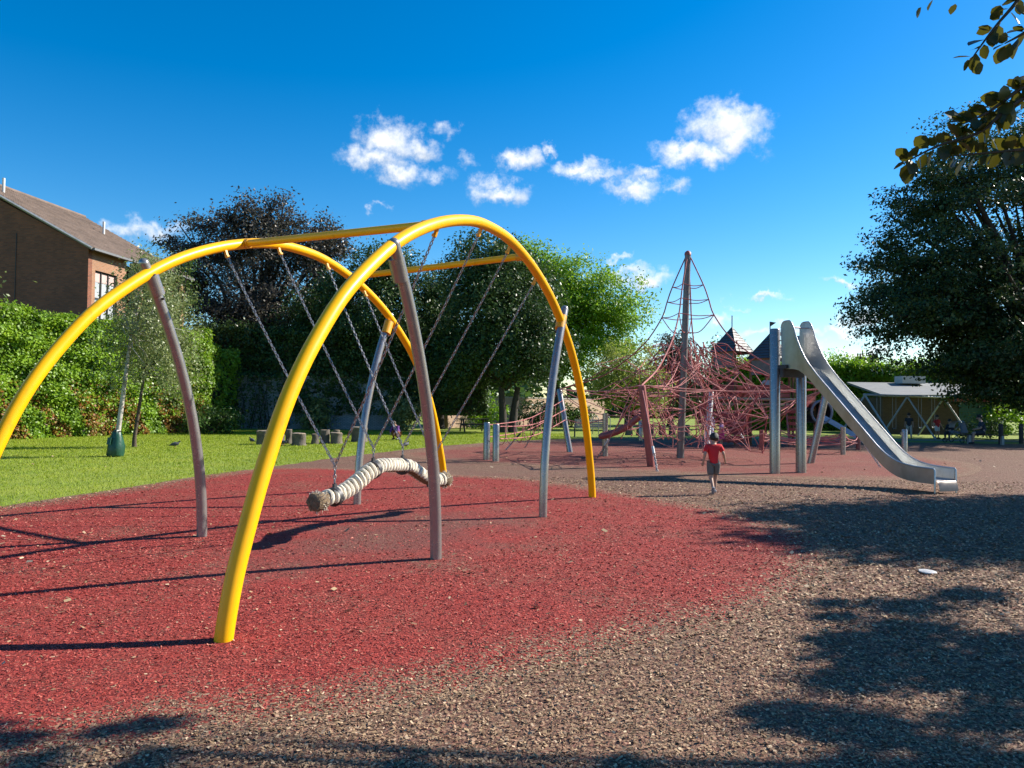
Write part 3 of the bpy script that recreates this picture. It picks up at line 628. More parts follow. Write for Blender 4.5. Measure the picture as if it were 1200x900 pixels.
def edge_pts(k):
    t = ptop[k]; d = Vector((t.x - .15, t.y, 0)); Lr = d.length; d.normalize(); out = []
    for r_, z in EDGE: out.append(Vector((.15 + .06 * max(0, (z - 3) / 3.3), 0, z)) + d * r_)
    return out + [t]
EP = {k: edge_pts(k) for k in PT}
order = ['L', 'F', 'R', 'B']
for k in order: rope(EP[k], .021, 'edge_rope', ROPER_SHADE if k in 'LB' else ROPER)
for lv in (1, 2, 3):
    for i in range(4):
        a, b = EP[order[i]][lv], EP[order[(i + 1) % 4]][lv]; rope([a, (a + b) / 2 - Vector((0, 0, .05)), b], .013, 'ring_rope', ROPER_SHADE)
for i in range(4):
    a, b = EP[order[i]][3], EP[order[(i + 1) % 4]][3]
    c = Vector((.15, 0, 3.9)); rope([a, (a + c) / 2 - Vector((0, 0, .25)), c], .014, 'loop_rope', ROPER_SHADE)
    a, b = ptop[order[i]], ptop[order[(i + 1) % 4]]; rope([a, (a + b) / 2 * .96 - Vector((0, 0, .03)), b], .015, 'top_rope')
    a, b = EP[order[i]][5], EP[order[(i + 1) % 4]][5]; rope([a, (a + b) / 2 * .8 - Vector((0, 0, .06)), b], .014, 'top_rope')
web = MB(); web2 = MB()
def hull(ang, z):
    best = 0
    for k in order:
        t = ptop[k]; da = abs((ang - math.atan2(t.y, t.x - .15) + math.pi) % (2 * math.pi) - math.pi); f = math.cos(min(da, math.pi / 4) ) ** 1.2 if da < math.pi / 4 + .01 else 0
        zz = [e.z for e in EP[k]][::-1]; rr = [math.hypot(e.x - .15, e.y) for e in EP[k]][::-1]
        r = np.interp(z, zz, rr) if z > 2.14 else 4 - (2.14 - z) * .75
        best = max(best, r * f)
    return best
LV = [.5, 1.0, 1.5, 2.0, 2.5, 3.0, 3.5]; NA = 11; FR = [.28, .58, .9]; node = {}
for li, z in enumerate(LV):
    for ai in range(NA):
        ang = 2 * math.pi * (ai + .5 * (li % 2)) / NA; h_ = hull(ang, z)
        for fi, f in enumerate(FR): 
            r = h_ * f; node[li, ai, fi] = Vector((.15 + math.cos(ang) * r, math.sin(ang) * r, z)) + Vector(rng.normal(0, .13, 3)) * min(1, h_)
def seg(a, b, rad=.0118, sag=.03, dark=False):
    mid = (a + b) / 2 - Vector((0, 0, sag * (a - b).length)) + Vector(rng.normal(0, .04, 3)); (web2 if dark else web).tube(crv([tuple(a), tuple(mid), tuple(b)], 5), rad, 5, False)
for (li, ai, fi), p in node.items():
    dk = rng.uniform() < .3; g_ = lambda a, b, c: node.get((a, b % NA, c))
    dens_ = .5 if math.cos(2 * math.pi * ai / NA - .2) < -.25 else 1.0      # the net is opener on its far left side
    if rng.uniform() < (.34 if fi == 2 else .18) * dens_: seg(p, g_(li, ai + 1, fi), dark=dk)
    for (a, b, c), pr_ in (((li + 1, ai, fi), .62), ((li + 1, ai - 1 + 2 * (li % 2), fi), .6), ((li, ai, fi + 1), .26), ((li + 1, ai, fi + 1), .4), ((li + 1, ai, fi - 1), .6), ((li + 2, ai + 1, fi), .32), ((li + 2, ai, fi - 1), .28)):
        q = g_(a, b, c)
        if q is not None and rng.uniform() < pr_ * 1.0 * dens_: seg(p, q, dark=dk)
    if rng.uniform() < .35: (web2 if dk else web).ball(p, .03, 6, 4)
for k in order:       # fans that gather at the post heads
    for q in range(4):
        ai = int(round((math.atan2(ptop[k].y, ptop[k].x) / (2 * math.pi)) * NA)) + q - 2; li = int(rng.integers(0, 6)); seg(ptop[k], node[li, ai % NA, int(rng.integers(1, 3))], .014, .03)
web.build('rope_web', ROPER, net, True, 'stuff'); web2.build('rope_web', ROPER_SHADE, net, True, 'stuff')
for k, gq in (('L', (-.21, 26.69)), ('L', (.5, 28.39)), ('F', (3.55, 18.7)), ('F', (2.61, 23.3)), ('R', (9.98, 20.79)), ('B', (8.98, 28.83))):
    g = Vector((gq[0], gq[1], 0)) - NB; a = ptop[k]; e = a.lerp(g, .72)
    rope([a, a.lerp(g, .36), e], .017, 'anchor_rope'); MB().tube([e, a.lerp(g, .8)], .035, 8).build('rubber_sleeve', BLACKP if k in 'L' else WHITEP, net, True)
    chain(a.lerp(g, .8), g, net, 0, .1, .07, .013)
MB().tube(crv([(2.72 - NB.x, 24 - NB.y, .62), (3.3 - NB.x, 23.9 - NB.y, .80), (3.75 - NB.x, 23.8 - NB.y, 1.1), (4.1 - NB.x, 23.7 - NB.y, 1.42)], 14), [.06] + [.105] * 12 + [.06], 12).build('rubber_beam', REDP, net, True)
MB().tube([(2.95 - NB.x, 24.2 - NB.y, -.05), (2.95 - NB.x, 24.2 - NB.y, 1.35)], .09, 14).build('short_post', STEEL, net, True)
for (a, b) in (((2.95, 24.2, 1.3), (1.8, 26.4, 1.9)), ((2.95, 24.2, 1.2), (1.9, 26.3, 1.1)), ((2.95, 24.2, 1.3), (4.3, 23.6, 1.6))):
    a, b = Vector(a) - NB, Vector(b) - NB; rope([a, (a + b) / 2 - Vector((0, 0, .15)), b], .015, 'hand_rope')
# rope bridge to two bollards
rb = thing('rope_bridge', 'sagging red rope bridge between two steel bollards and the net', 'rope bridge', (-.5, 21.8, 0))
for (x, y, h) in ((-.71, 22.11, 1.08), (-.43, 21.49, 1.05)):
    MB().tube([(x + .5, y - 21.8, -.05), (x + .5, y - 21.8, h - .03), (x + .5, y - 21.8, h)], [.095, .095, .08], 18).build('bollard', STEEL, rb, True)
rbm = []
for (a, b) in (((.0, 21.5, .95), (3.4, 22.4, 1.1)),):
    pass
B1 = [Vector((-.71, 22.11, 1.0)), Vector((-.43, 21.49, .98))]; E1 = [Vector((1.75, 26.4, 1.75)), Vector((1.85, 26.3, 1.45))]
O1 = Vector((-.5, 21.8, 0))
for a, b in zip(B1, E1):
    for dz in (0, -.35):
        p, q = a + Vector((0, 0, dz)) - O1, b + Vector((0, 0, dz)) - O1
        MB().tube(crv([tuple(p), tuple((p + q) / 2 - Vector((0, 0, .22))), tuple(q)], 10), .014, 6).build('rope', ROPER, rb, True)
for k in range(1, 9):
    f = k / 9; s = 4 * f * (1 - f) * .22
    p = B1[0].lerp(E1[0], f) - Vector((0, 0, s)) - O1; q = B1[1].lerp(E1[1], f) - Vector((0, 0, s)) - O1
    MB().tube(crv([tuple(p), tuple(p - Vector((0, 0, .35))), tuple((p + q) / 2 - Vector((0, 0, .55))), tuple(q - Vector((0, 0, .35))), tuple(q)], 12), .012, 5).build('loop_rope', ROPER, rb, True)
# low rope course on the right
rc = thing('low_rope_course', 'low tangle of pink ropes strung between short posts beside the tower', 'rope course', (11, 27.5, 0))
RP = [(9.3, 28.6, .75), (11.33, 26.28, .95), (13.3, 29.5, .55), (10.4, 30.4, .8)]
for (x, y, h) in RP: MB().tube([(x - 11, y - 27.5, -.05), (x - 11, y - 27.5, h)], .085, 14).build('post', STEEL if y < 27 else REDP, rc, True)
mbr = MB()
for i in range(4):
    for j in range(i + 1, 4):
        for q in range(4):
            p, e = (Vector((RP[k][0] - 11, RP[k][1] - 27.5, RP[k][2] * random.uniform(.35, 1))) for k in (i, j))
            mbr.tube(crv([tuple(p), tuple((p + e) / 2 - Vector((random.uniform(-.3, .3), random.uniform(-.3, .3), .18))), tuple(e)], 7), .015, 5, False)
mbr.build('rope_web', ROPER, rc, True, 'stuff')

# ------------------------------------------------------------------ play tower
TW = Vector((10.6, 32.4, 0)); tw = thing('play_tower', 'timber play tower with two pointed slate roofs and red panels', 'play tower', TW)
A39 = R(39)
def turret(cx, cy, ze, za, rot, flag):
    c = Vector((cx, cy, 0)) - TW; h = .66
    cs = [c + Matrix.Rotation(rot, 3, 'Z') @ Vector((sx * h, sy * h, ze)) for sx, sy in ((-1, -1), (1, -1), (1, 1), (-1, 1))]
    apex = c + Vector((0, 0, za))
    rf = MB().add([*cs, apex], [(0, 1, 4), (1, 2, 4), (2, 3, 4), (3, 0, 4), (3, 2, 1, 0)]).build('roof', SLATED, tw)
    for i in range(4):
        a, b = cs[i], cs[(i + 1) % 4]; rows = 9
        nrm = (b - a).cross(apex - a).normalized()
        for r in range(rows):
            f0, f1 = r / rows, (r + 1) / rows - .01
            p0, p1, p2, p3 = a.lerp(apex, f0), b.lerp(apex, f0), b.lerp(apex, f1), a.lerp(apex, f1)
            MB().add([p0 + nrm * .03, p1 + nrm * .03, p2 + nrm * .008, p3 + nrm * .008, p0 + nrm * .002, p1 + nrm * .002], [(0, 1, 2, 3), (0, 4, 5, 1)]).build('shingle_row', SLATED, rf)
        MB().tube([a + nrm * .02, apex], .022, 6).build('hip_trim', DARKST, rf)
    MB().tube([apex - Vector((0, 0, .1)), apex + Vector((0, 0, .5))], .022, 8).build('finial', DARKST, rf)
    if flag: MB().add([apex + Vector((.02, 0, .5)), apex + Vector((.24, -.05, .46)), apex + Vector((.02, 0, .3)), apex + Vector((.02, .012, .5)), apex + Vector((.24, -.04, .46)), apex + Vector((.02, .012, .3))], [(0, 1, 2), (5, 4, 3), (0, 3, 4, 1), (1, 4, 5, 2)]).build('flag', BLACKP, rf)
    for sx, sy in ((-1, -1), (1, -1), (1, 1), (-1, 1)):
        q = c + Matrix.Rotation(rot, 3, 'Z') @ Vector((sx * .55, sy * .55, 0)); MB().tube([(q.x, q.y, -.05), (q.x, q.y, ze + .02)], .055, 12).build('corner_post', WOOD, tw, True)
    MB().box(c + Vector((0, 0, 1.72)), (1.16, 1.16, .1), rot).build('platform', WOODL, tw)
    for i, (dx, dy) in enumerate(((0, -1), (1, 0), (0, 1), (-1, 0))):
        off = Matrix.Rotation(rot, 3, 'Z') @ Vector((dx * .575, dy * .575, 0)); rz = rot + (0 if dx == 0 else math.pi / 2)
        for k in range(4):
            MB().box(c + off + Vector((0, 0, 1.92 + k * .17)), (1.0, .03, .15), rz).build('panel_board', REDB, tw)
        if i == 3: 
            MB().box(c + off + Vector((0, 0, ze - .36)), (1.0, .025, .62), rz).build('upper_panel', mat('weathered_board', (.16, .145, .13), .8, 0, .2, 6), tw)
        MB().box(c + off + Vector((0, 0, ze - .03)), (1.1, .06, .09), rz).build('eave_beam', WOOD, tw)
turret(9.45, 33.0, 3.93, 5.03, A39, False); turret(10.72, 31.9, 3.6, 4.66, A39, True)
c3 = Vector((12.0, 32.3, 0)) - TW
for sx, sy in ((-1, -1), (1, -1), (1, 1), (-1, 1)):
    q = c3 + Matrix.Rotation(A39, 3, 'Z') @ Vector((sx * .5, sy * .5, 0)); MB().tube([(q.x, q.y, -.05), (q.x, q.y, 3.0)], .055, 12).build('corner_post', WOOD, tw, True)
MB().box(c3 + Vector((0, 0, 1.5)), (1.05, 1.05, .1), A39).build('platform', WOODL, tw)
for k in range(3): MB().box(c3 + Matrix.Rotation(A39, 3, 'Z') @ Vector((0, -.53, 1.66 + .17 * k)), (.95, .03, .15), A39).build('panel_board', REDB, tw)
# bridge beams and lower panels
for dy in (-.5, .5): MB().tube([(8.3 - TW.x, 32.1 + dy - TW.y, 1.93), (11.4 - TW.x, 31.3 + dy - TW.y, 1.9)], .06, 10).build('bridge_beam', WOODL, tw, True)
for k in range(4): MB().box((9.35 - TW.x + .0, 32.15 - TW.y, .25 + k * .32), (1.15, .05, .29), -R(25)).build('lower_panel', REDB, tw)
for k in range(3): MB().box((8.35 - TW.x, 32.6 - TW.y, 1.0 + k * .3), (1.0, .05, .27), R(20)).build('lower_panel', REDB, tw)
lad = MB()
for k in range(6): MB().box((11.55 - TW.x, 31.6 - TW.y - .07 * (6 - k), .22 + k * .24), (.55, .06, .12)).build('ladder_rung', REDB, tw)
for s in (-.3, .3): MB().tube([(11.55 - TW.x + s, 31.1 - TW.y, -.02), (11.55 - TW.x + s, 31.6 - TW.y, 1.8)], .035, 8).build('ladder_rail', REDP, tw, True)
# tube mouth
tb = MB()
ring = [Vector((12.75 - TW.x, 31.6 - TW.y, 1.42)) + Vector((math.cos(q) * .42, 0, math.sin(q) * .46)) for q in np.linspace(0, 2 * math.pi, 25)]
tb.tube(ring, .055, 8, False).build('tube_rim', mat('blue_grey_plastic', (.16, .19, .23), .4, 0, .1), tw, True)
tv = []
for j, yy in enumerate((0, .5, 1.0)):
    for q in np.linspace(0, 2 * math.pi, 24, endpoint=False): tv.append((12.75 - TW.x + math.cos(q) * .42 - .1 * j, 31.6 - TW.y + yy, 1.42 + math.sin(q) * .46))
MB().add(tv, [(j * 24 + i, j * 24 + (i + 1) % 24, (j + 1) * 24 + (i + 1) % 24, (j + 1) * 24 + i) for j in range(2) for i in range(24)] + [tuple(48 + i for i in range(24))]).build('tube', BLACKP, tw, True)
# little blue slide
s0, s1 = Vector((12.9, 31.9, 1.15)) - TW, Vector((14.3, 31.4, .22)) - TW
dv = (s1 - s0); side = Vector((-dv.y, dv.x, 0)).normalized() * .27; vs = []
for f in np.linspace(0, 1, 8):
    z = s0.lerp(s1, f); z.z += .12 * (1 - f) * f - (.0 if f < .85 else -.04)
    vs += [z - side * 1.0 + Vector((0, 0, .18)), z - side * .9, z + side * .9, z + side * 1.0 + Vector((0, 0, .18)), z + side * 1.03 + Vector((0, 0, -.05)), z - side * 1.03 + Vector((0, 0, -.05))]
MB().add(vs, [(i * 6 + k, i * 6 + (k + 1) % 6, (i + 1) * 6 + (k + 1) % 6, (i + 1) * 6 + k) for i in range(7) for k in range(6)]).build('small_slide', BLUEP, tw, True)

# ------------------------------------------------------------------ bollards, stumps, seats
bo = thing('steel_bollard', 'lone grey steel bollard beyond the lower end of the slide', 'bollard', (14.41, 28.2, 0))
MB().tube([(0, 0, -.05), (0, 0, .8), (0, 0, .84)], [.1, .1, .085], 18).build('post', STEEL, bo, True); MB().box((-.11, 0, .68), (.06, .09, .12)).build('lug', STEEL, bo)
bo2 = thing('steel_bollard', 'grey steel bollard on the mulch far behind the left net post', 'bollard', (5.9, 35.2, 0))
MB().tube([(0, 0, -.05), (0, 0, .9), (0, 0, .94)], [.1, .1, .085], 18).build('post', STEEL, bo2, True)
def stump(x, y, h, r, label, name='log_stump', grp='log stump seats on the grass'):
    t = thing(name, label, 'stump', (x, y, 0), random.uniform(0, 6), grp)
    mb = MB().tube([(0, 0, -.03), (.01, 0, .1), (0, .01, h * .6), (0.01, 0, h)], [r * 1.12, r, r * .96, r], 14)
    mb.v = [tuple(Vector(p) + Vector(rng.normal(0, .012, 3)) * (1 if p[2] < h - .01 else .6)) for p in mb.v]
    mb.build('bark', STUMPM, t, True); MB().tube([(0, 0, h - .01), (0, 0, h + .012)], [r * .93, r * .9], 14).build('cut_top', STUMPT, t)
SL = ['leftmost wide log stump on the grass beside the pigeon', 'short log stump half hidden behind the yellow arch leg', 'tall thin log stump just right of the yellow arch leg', 'squat broad log stump standing nearest in the row', 'small log stump peeping out behind the squat one', 'tall pale log stump left of the middle of the row', 'narrow log stump standing far back in the row', 'low tilted looking log stump in the right half of the row', 'broad tall log stump at the right end of the row']
for (x, y, h, r), lb in zip([(-9.31, 28.83, .52, .24), (-8.7, 28.95, .36, .17), (-8.5, 29.4, .55, .12), (-7.88, 28.51, .44, .26), (-7.55, 29.6, .38, .14), (-7.3, 30.1, .52, .19), (-7.1, 31.2, .48, .14), (-6.82, 29.97, .42, .23), (-6.25, 31.6, .6, .33)], SL): stump(x, y, h, r, lb)
for k, ((x, y), lb) in enumerate(zip([(6.37, 41.74), (7.0, 41.9), (7.5, 41.4), (8.3, 42.3), (8.9, 42.6), (9.5, 41.8)], ['dark far log stump seen through the net, leftmost of six', 'dark far log stump second from left through the net', 'dark far log stump third from left through the net', 'dark far log stump left of the steel mast', 'dark far log stump right beside the steel mast', 'dark far log stump rightmost of six behind the net'])):
    stump(x, y, .48 + .05 * (k % 3), .2, lb, grp='far log stump seats behind the net')
bn = thing('park_bench', 'pale grey metal park bench on the lawn seen between yellow arch and net', 'bench', (3.92, 38.93, 0), R(-8))
for k in range(4): MB().box((0, -.2 + k * .11, .44), (1.5, .09, .03)).build('seat_slat', STEEL, bn)
for k in range(4): MB().box((0, .24 + k * .02, .54 + k * .1), (1.5, .025, .08)).build('back_slat', STEEL, bn)
for x in (-.72, .72):
    MB().tube([(x, -.24, 0), (x, -.22, .44)], .025, 8).build('leg', DARKST, bn); MB().tube([(x, .26, 0), (x, .22, .44), (x, .34, .92)], .025, 8).build('leg', DARKST, bn); MB().tube([(x, -.25, .44), (x, -.26, .64), (x, .24, .66)], .02, 8).build('arm', DARKST, bn)
pt = thing('picnic_table', 'dark timber picnic table in the shade by the big tree', 'picnic table', (-2.2, 44.43, 0), R(15))
for k in range(5): MB().box((0, -.3 + k * .15, .74), (1.8, .135, .045)).build('top_board', BARKD, pt)
for s in (-1, 1):
    for k in range(2): MB().box((0, s * (.62 + k * .14), .44), (1.8, .125, .045)).build('seat_board', BARKD, pt)
for x in (-.65, .65):
    for s in (-1, 1): MB().tube([(x, s * .7, 0), (x, s * .25, .72)], .045, 6).build('leg', BARKD, pt)
    MB().box((x + .05, 0, .4), (.05, 1.45, .09)).build('cross_beam', BARKD, pt)
for (x, y, lb) in ((22.4, 35.2, 'dark wooden bollard just right of the seated man'), (24.0, 36.2, 'dark wooden bollard at the far right frame edge')):
    t = thing('wooden_bollard', lb, 'bollard', (x, y, 0), 0, 'wooden bollards by the path'); MB().tube([(0, 0, -.05), (0, 0, .9), (0, 0, .95)], [.1, .1, .07], 10).build('post', BARKD, t, True); MB().tube([(0, 0, .78), (0, 0, .82)], .106, 10).build('band', DARKST, t)
sb = thing('park_bench', 'dark timber bench under the big right tree with a man on it', 'bench', (21.7, 35.2, 0), R(-20))
for k in range(3): MB().box((0, -.14 + k * .14, .43), (1.7, .12, .04)).build('seat_slat', BARKD, sb)
for x in (-.65, .65): MB().box((x, 0, .2), (.1, .4, .41)).build('leg', STONE, sb)
# hoops seen far behind the arch leg
hp = thing('hoop_barrier', 'pair of thin silver hoops on the grass beyond the net', 'barrier', (5.0, 43.0, 0))
for x in (-.3, .35): MB().tube([(x - .16, 0, 0), (x - .16, 0, .85), (x - .08, 0, .98), (x + .08, 0, .98), (x + .16, 0, .85), (x + .16, 0, 0)], .025, 8).build('hoop', STEEL, hp, True)
# litter lid
ld = MB().tube([(0, 0, .0), (0, 0, .01), (0, 0, .015)], [.08, .08, .055], 20).build('discarded_lid', mat('pale_card', (.60, .58, .55), .6, 0, .1), None, True); ld.location = (4.06, 7.51, .014); ld.rotation_euler = (.05, .03, 0); tag(ld, 'pale round flattened lid lying on the brown mulch', 'litter')
def pigeon(x, y, rz, label):
    t = thing('pigeon', label, 'bird', (x, y, 0), rz, 'pigeons feeding on the grass')
    MB().tube([(-.17, 0, .10), (-.1, 0, .12), (0, 0, .14), (.08, 0, .15), (.12, 0, .2)], [.015, .045, .07, .055, .025], 10).build('body', mat('pigeon_feather', (.06, .065, .08), .7, 0, .3), t, True)
    MB().ball((.135, 0, .225), .028, 8, 6).tube([(.155, 0, .22), (.19, 0, .212)], [.01, .003], 5).build('head', BLACKP, t, True)
    MB().box((-.2, 0, .095), (.12, .05, .012), ry=.2).build('tail', BLACKP, t)
    for s in (-.03, .03): MB().tube([(.01, s, 0), (0, s, .09)], .006, 5).build('leg', REDP, t)
for a in ((-11.44, 26.18, .3, 'pigeon on open grass left of all the stumps'), (-9.95, 29.5, 2.5, 'pigeon pecking just left of the leftmost stump'), (-3.78, 27.6, 1.0, 'pigeon on the grass edge behind the snake swing'), (-8.3, 28.0, 0, 'pigeon by the squat log stump')): pigeon(*a)

# ------------------------------------------------------------------ A-frame swing and shed
af = thing('a_frame_swing', 'grey steel A-frame swing in front of the brick shed', 'swing', (21.5, 41.75, 0), R(40))
MB().tube([(-5.0, 0, 2.28), (5.0, 0, 2.28)], .06, 12).build('top_bar', GALV, af, True)
for x in (-4.9, 0, 4.9):
    for s_ in (-1, 1): MB().tube([(x, 0, 2.25), (x, s_ * 1.45, -.03)], .05, 10).build('leg', GALV, af, True)
for x in (-3.4, -1.6, 1.6, 3.4):
    for dx in (-.2, .2): MB().tube([(x + dx, 0, 2.25), (x + dx, 0, .55)], .01, 5).build('chain', CHAINM, af)
    MB().tube([(x - .21, 0, .53), (x + .21, 0, .53)], .05, 8, sy=.5).build('swing_seat', BLACKP, af, True)
sh = thing('brick_shed', 'low brick park shed with grey sloping roof and green shutter', 'shed', (23.4, 48.5, 0), R(3))
MB().box((2.35, 2.0, 1.15), (4.7, 4, 2.3)).build('wall', BRICKY, sh)
MB().box((6.2, 2.0, 1.15), (2.98, 3.9, 2.3)).build('shutter_wall', BRICKY, sh)
for k in range(11): MB().box((6.1, .02, .35 + k * .16), (2.2, .04, .145)).build('shutter_slat', GREENS, sh)
MB().add([(-.2, -.4, 2.33), (8.0, -.4, 2.42), (8.0, 4.2, 3.25), (-.2, 4.2, 3.25), (-.2, -.4, 2.45), (8.0, -.4, 2.54), (8.0, 4.2, 3.38), (-.2, 4.2, 3.38)], [(3, 2, 1, 0), (4, 5, 6, 7), (0, 1, 5, 4), (1, 2, 6, 5), (2, 3, 7, 6), (3, 0, 4, 7)]).build('roof', ROOFM, sh)
MB().box((3.9, 3.6, 3.55), (1.6, 1.0, .5)).build('roof_hatch', WHITEP, sh)
MB().box((6.1, -.33, 2.2), (3.4, .05, .22)).build('fascia', REDB, sh)

# ------------------------------------------------------------------ brick building on the left
bd = thing('brick_building', 'brown brick building with tiled roof rising behind the hedge', 'building', (-21.12, 38, 0), R(-6.3))
zE, zR, W = 9.15, 12.75, 7.0
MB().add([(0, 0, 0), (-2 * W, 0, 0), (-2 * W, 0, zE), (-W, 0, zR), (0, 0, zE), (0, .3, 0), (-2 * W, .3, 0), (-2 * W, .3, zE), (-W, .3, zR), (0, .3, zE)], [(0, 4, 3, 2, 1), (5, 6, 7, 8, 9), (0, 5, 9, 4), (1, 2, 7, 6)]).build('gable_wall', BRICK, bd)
# side wall with a real window opening
wy0, wy1, wz0, wz1 = .55, 2.35, 5.7, 8.15
for (y0, y1, z0, z1) in ((.302, wy0, 0, zE), (wy1, 3.1, 0, zE), (wy0, wy1, 0, wz0), (wy0, wy1, wz1, zE)):
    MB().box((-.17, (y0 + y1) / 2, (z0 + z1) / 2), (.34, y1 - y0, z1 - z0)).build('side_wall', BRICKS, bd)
for (y0, y1) in ((4.0, 4.7), (6.2, 6.9), (8.4, 9.0)): MB().box((-.2, (y0 + y1) / 2, zE / 2), (.36, y1 - y0, zE)).build('side_pier', BRICKS, bd)
MB().box((-.9, 6.05, zE / 2 - .05), (.3, 5.9, zE - .1)).build('recessed_wall', BRICK, bd)
wf = MB().box((-.14, (wy0 + wy1) / 2, wz1 - .035), (.1, wy1 - wy0, .07)).box((-.14, (wy0 + wy1) / 2, wz0 + .035), (.1, wy1 - wy0, .07)).box((-.14, (wy0 + wy1) / 2, 6.75), (.1, wy1 - wy0 - .14, .07))
cw = (wy1 - wy0)
for k in range(4): wf.box((-.14, wy0 + .04 + k * (cw - .08) / 3, (wz0 + wz1) / 2), (.104, .075, wz1 - wz0 - .01))
wfo = wf.build('window', FRAMEM, bd)
for k in range(3):
    yc = wy0 + .04 + (k + .5) * (cw - .08) / 3; pw = (cw - .08) / 3 - .07
    MB().box((-.16, yc, 7.45), (.02, pw, 1.3)).build('pane', GLASSM, wfo); MB().box((-.142, yc, 7.85), (.012, pw, .5)).build('blind', BLINDM, wfo); MB().box((-.16, yc, 6.22), (.02, pw, .95)).build('pane', GLASSM, wfo)
MB().box((-.86, 5.45, 7.3), (.1, 1.2, 1.7)).build('window', GLASSM, bd)
rfm = mat('roof_tile', (.17, .125, .10), .9, 0, .3, 1.5, .5, 30)
rf = MB().add([(.35, -.25, zE - .16), (-W, -.25, zR + .2), (-W, 9.4, zR + .2), (.35, 9.4, zE - .16), (.35, -.25, zE + .0), (-W, -.25, zR + .37), (-W, 9.4, zR + .37), (.35, 9.4, zE + .0)], [(0, 1, 2, 3), (7, 6, 5, 4), (0, 4, 5, 1), (1, 5, 6, 2), (2, 6, 7, 3), (3, 7, 4, 0)]).build('roof', rfm, bd)
MB().add([(-2 * W - .35, -.25, zE - .16), (-W, -.25, zR + .2), (-W, 9.4, zR + .2), (-2 * W - .35, 9.4, zE - .16), (-2 * W - .35, -.25, zE), (-W, -.25, zR + .37), (-W, 9.4, zR + .37), (-2 * W - .35, 9.4, zE)], [(3, 2, 1, 0), (4, 5, 6, 7), (0, 1, 5, 4), (1, 2, 6, 5), (2, 3, 7, 6), (3, 0, 4, 7)]).build('roof', rfm, bd)
rows = 26; sv = Vector((-W - .35, 0, zR + .37 - zE)); nv = Vector((-sv.z, 0, sv.x)); nv = nv.normalized(); nv = nv if nv.z > 0 else -nv
tl = MB()
for r in range(rows):
    p = Vector((.35, 0, zE + .002)) + sv * (r / rows); q = Vector((.35, 0, zE + .002)) + sv * ((r + 1.02) / rows)
    for k in range(60):
        y0 = -.25 + k * 9.65 / 60; y1 = y0 + 9.65 / 60 - .012; j = random.uniform(0, .008)
        tl.add([p + nv * (.035 + j) + Vector((0, y0, 0)), p + nv * (.035 + j) + Vector((0, y1, 0)), q + nv * .006 + Vector((0, y1, 0)), q + nv * .006 + Vector((0, y0, 0)), p + Vector((0, y0, 0)), p + Vector((0, y1, 0))], [(0, 1, 2, 3), (4, 5, 1, 0)])
tl.build('roof_tiles', rfm, bd, False, 'stuff')
MB().box((.42, 4.55, zE - .08), (.11, 9.5, .11)).build('gutter', mat('grey_gutter', (.16, .165, .17), .5, 0, .1), bd)
MB().tube([(.36, -.28, zE - .05), (-W, -.28, zR + .3)], .07, 4).build('verge_board', GALV, bd)
MB().tube([(-W, -.25, zR + .37), (-W, 9.4, zR + .37)], .12, 8).build('ridge', rfm, bd, True)
for (f, y) in ((.8, 1.0), (.55, 6.5)):
    p = Vector((.35, y, zE)) + sv * f; MB().tube([p, p + Vector((0, 0, .75))], .07, 8).build('vent_pipe', WHITEP, bd, True)
MB().tube([(.12, 3.3, 0), (.12, 3.3, zE - .2)], .05, 8).build('downpipe', FRAMEM, bd, True)
MB().box((-3.9, -.012, 5.0), (.03, .03, 9.9)).build('movement_joint', FRAMEM, bd)
for k in range(2): MB().box((-6.5 - 3 * k, -.01, 6.2), (1.4, .06, 1.5)).build('window', FRAMEM, bd)
# distant house with chimneys
hs_ = thing('distant_house', 'far slate roofed house with brick chimney stacks above the right hedge', 'house', (46, 112, 0), R(3))
MB().box((6, 4, 2.9), (26, 8, 5.8)).build('wall', BRICKY, hs_)
MB().add([(-7.5, -.4, 5.8), (19.5, -.4, 5.8), (19.5, 8.4, 5.8), (-7.5, 8.4, 5.8), (-7.5, 4, 8.0), (19.5, 4, 8.0)], [(0, 1, 5, 4), (2, 3, 4, 5), (0, 4, 3), (1, 2, 5), (3, 2, 1, 0)]).build('roof', SLATED, hs_)
for x in (6.6, 8.6):
    ck = MB().box((x, 3.2, 8.2), (1.3, .8, 2.3)).build('chimney', BRICK, hs_)
    for k in range(3): MB().tube([(x - .4 + .4 * k, 3.2, 9.35), (x - .4 + .4 * k, 3.2, 9.85)], [.13, .1], 8).build('chimney_pot', BRICKS, ck, True)
for x in (-4, 0, 4, 8, 12, 16): MB().box((x, -.02, 4.2), (1.3, .1, 1.7)).build('window', GLASSM, hs_)

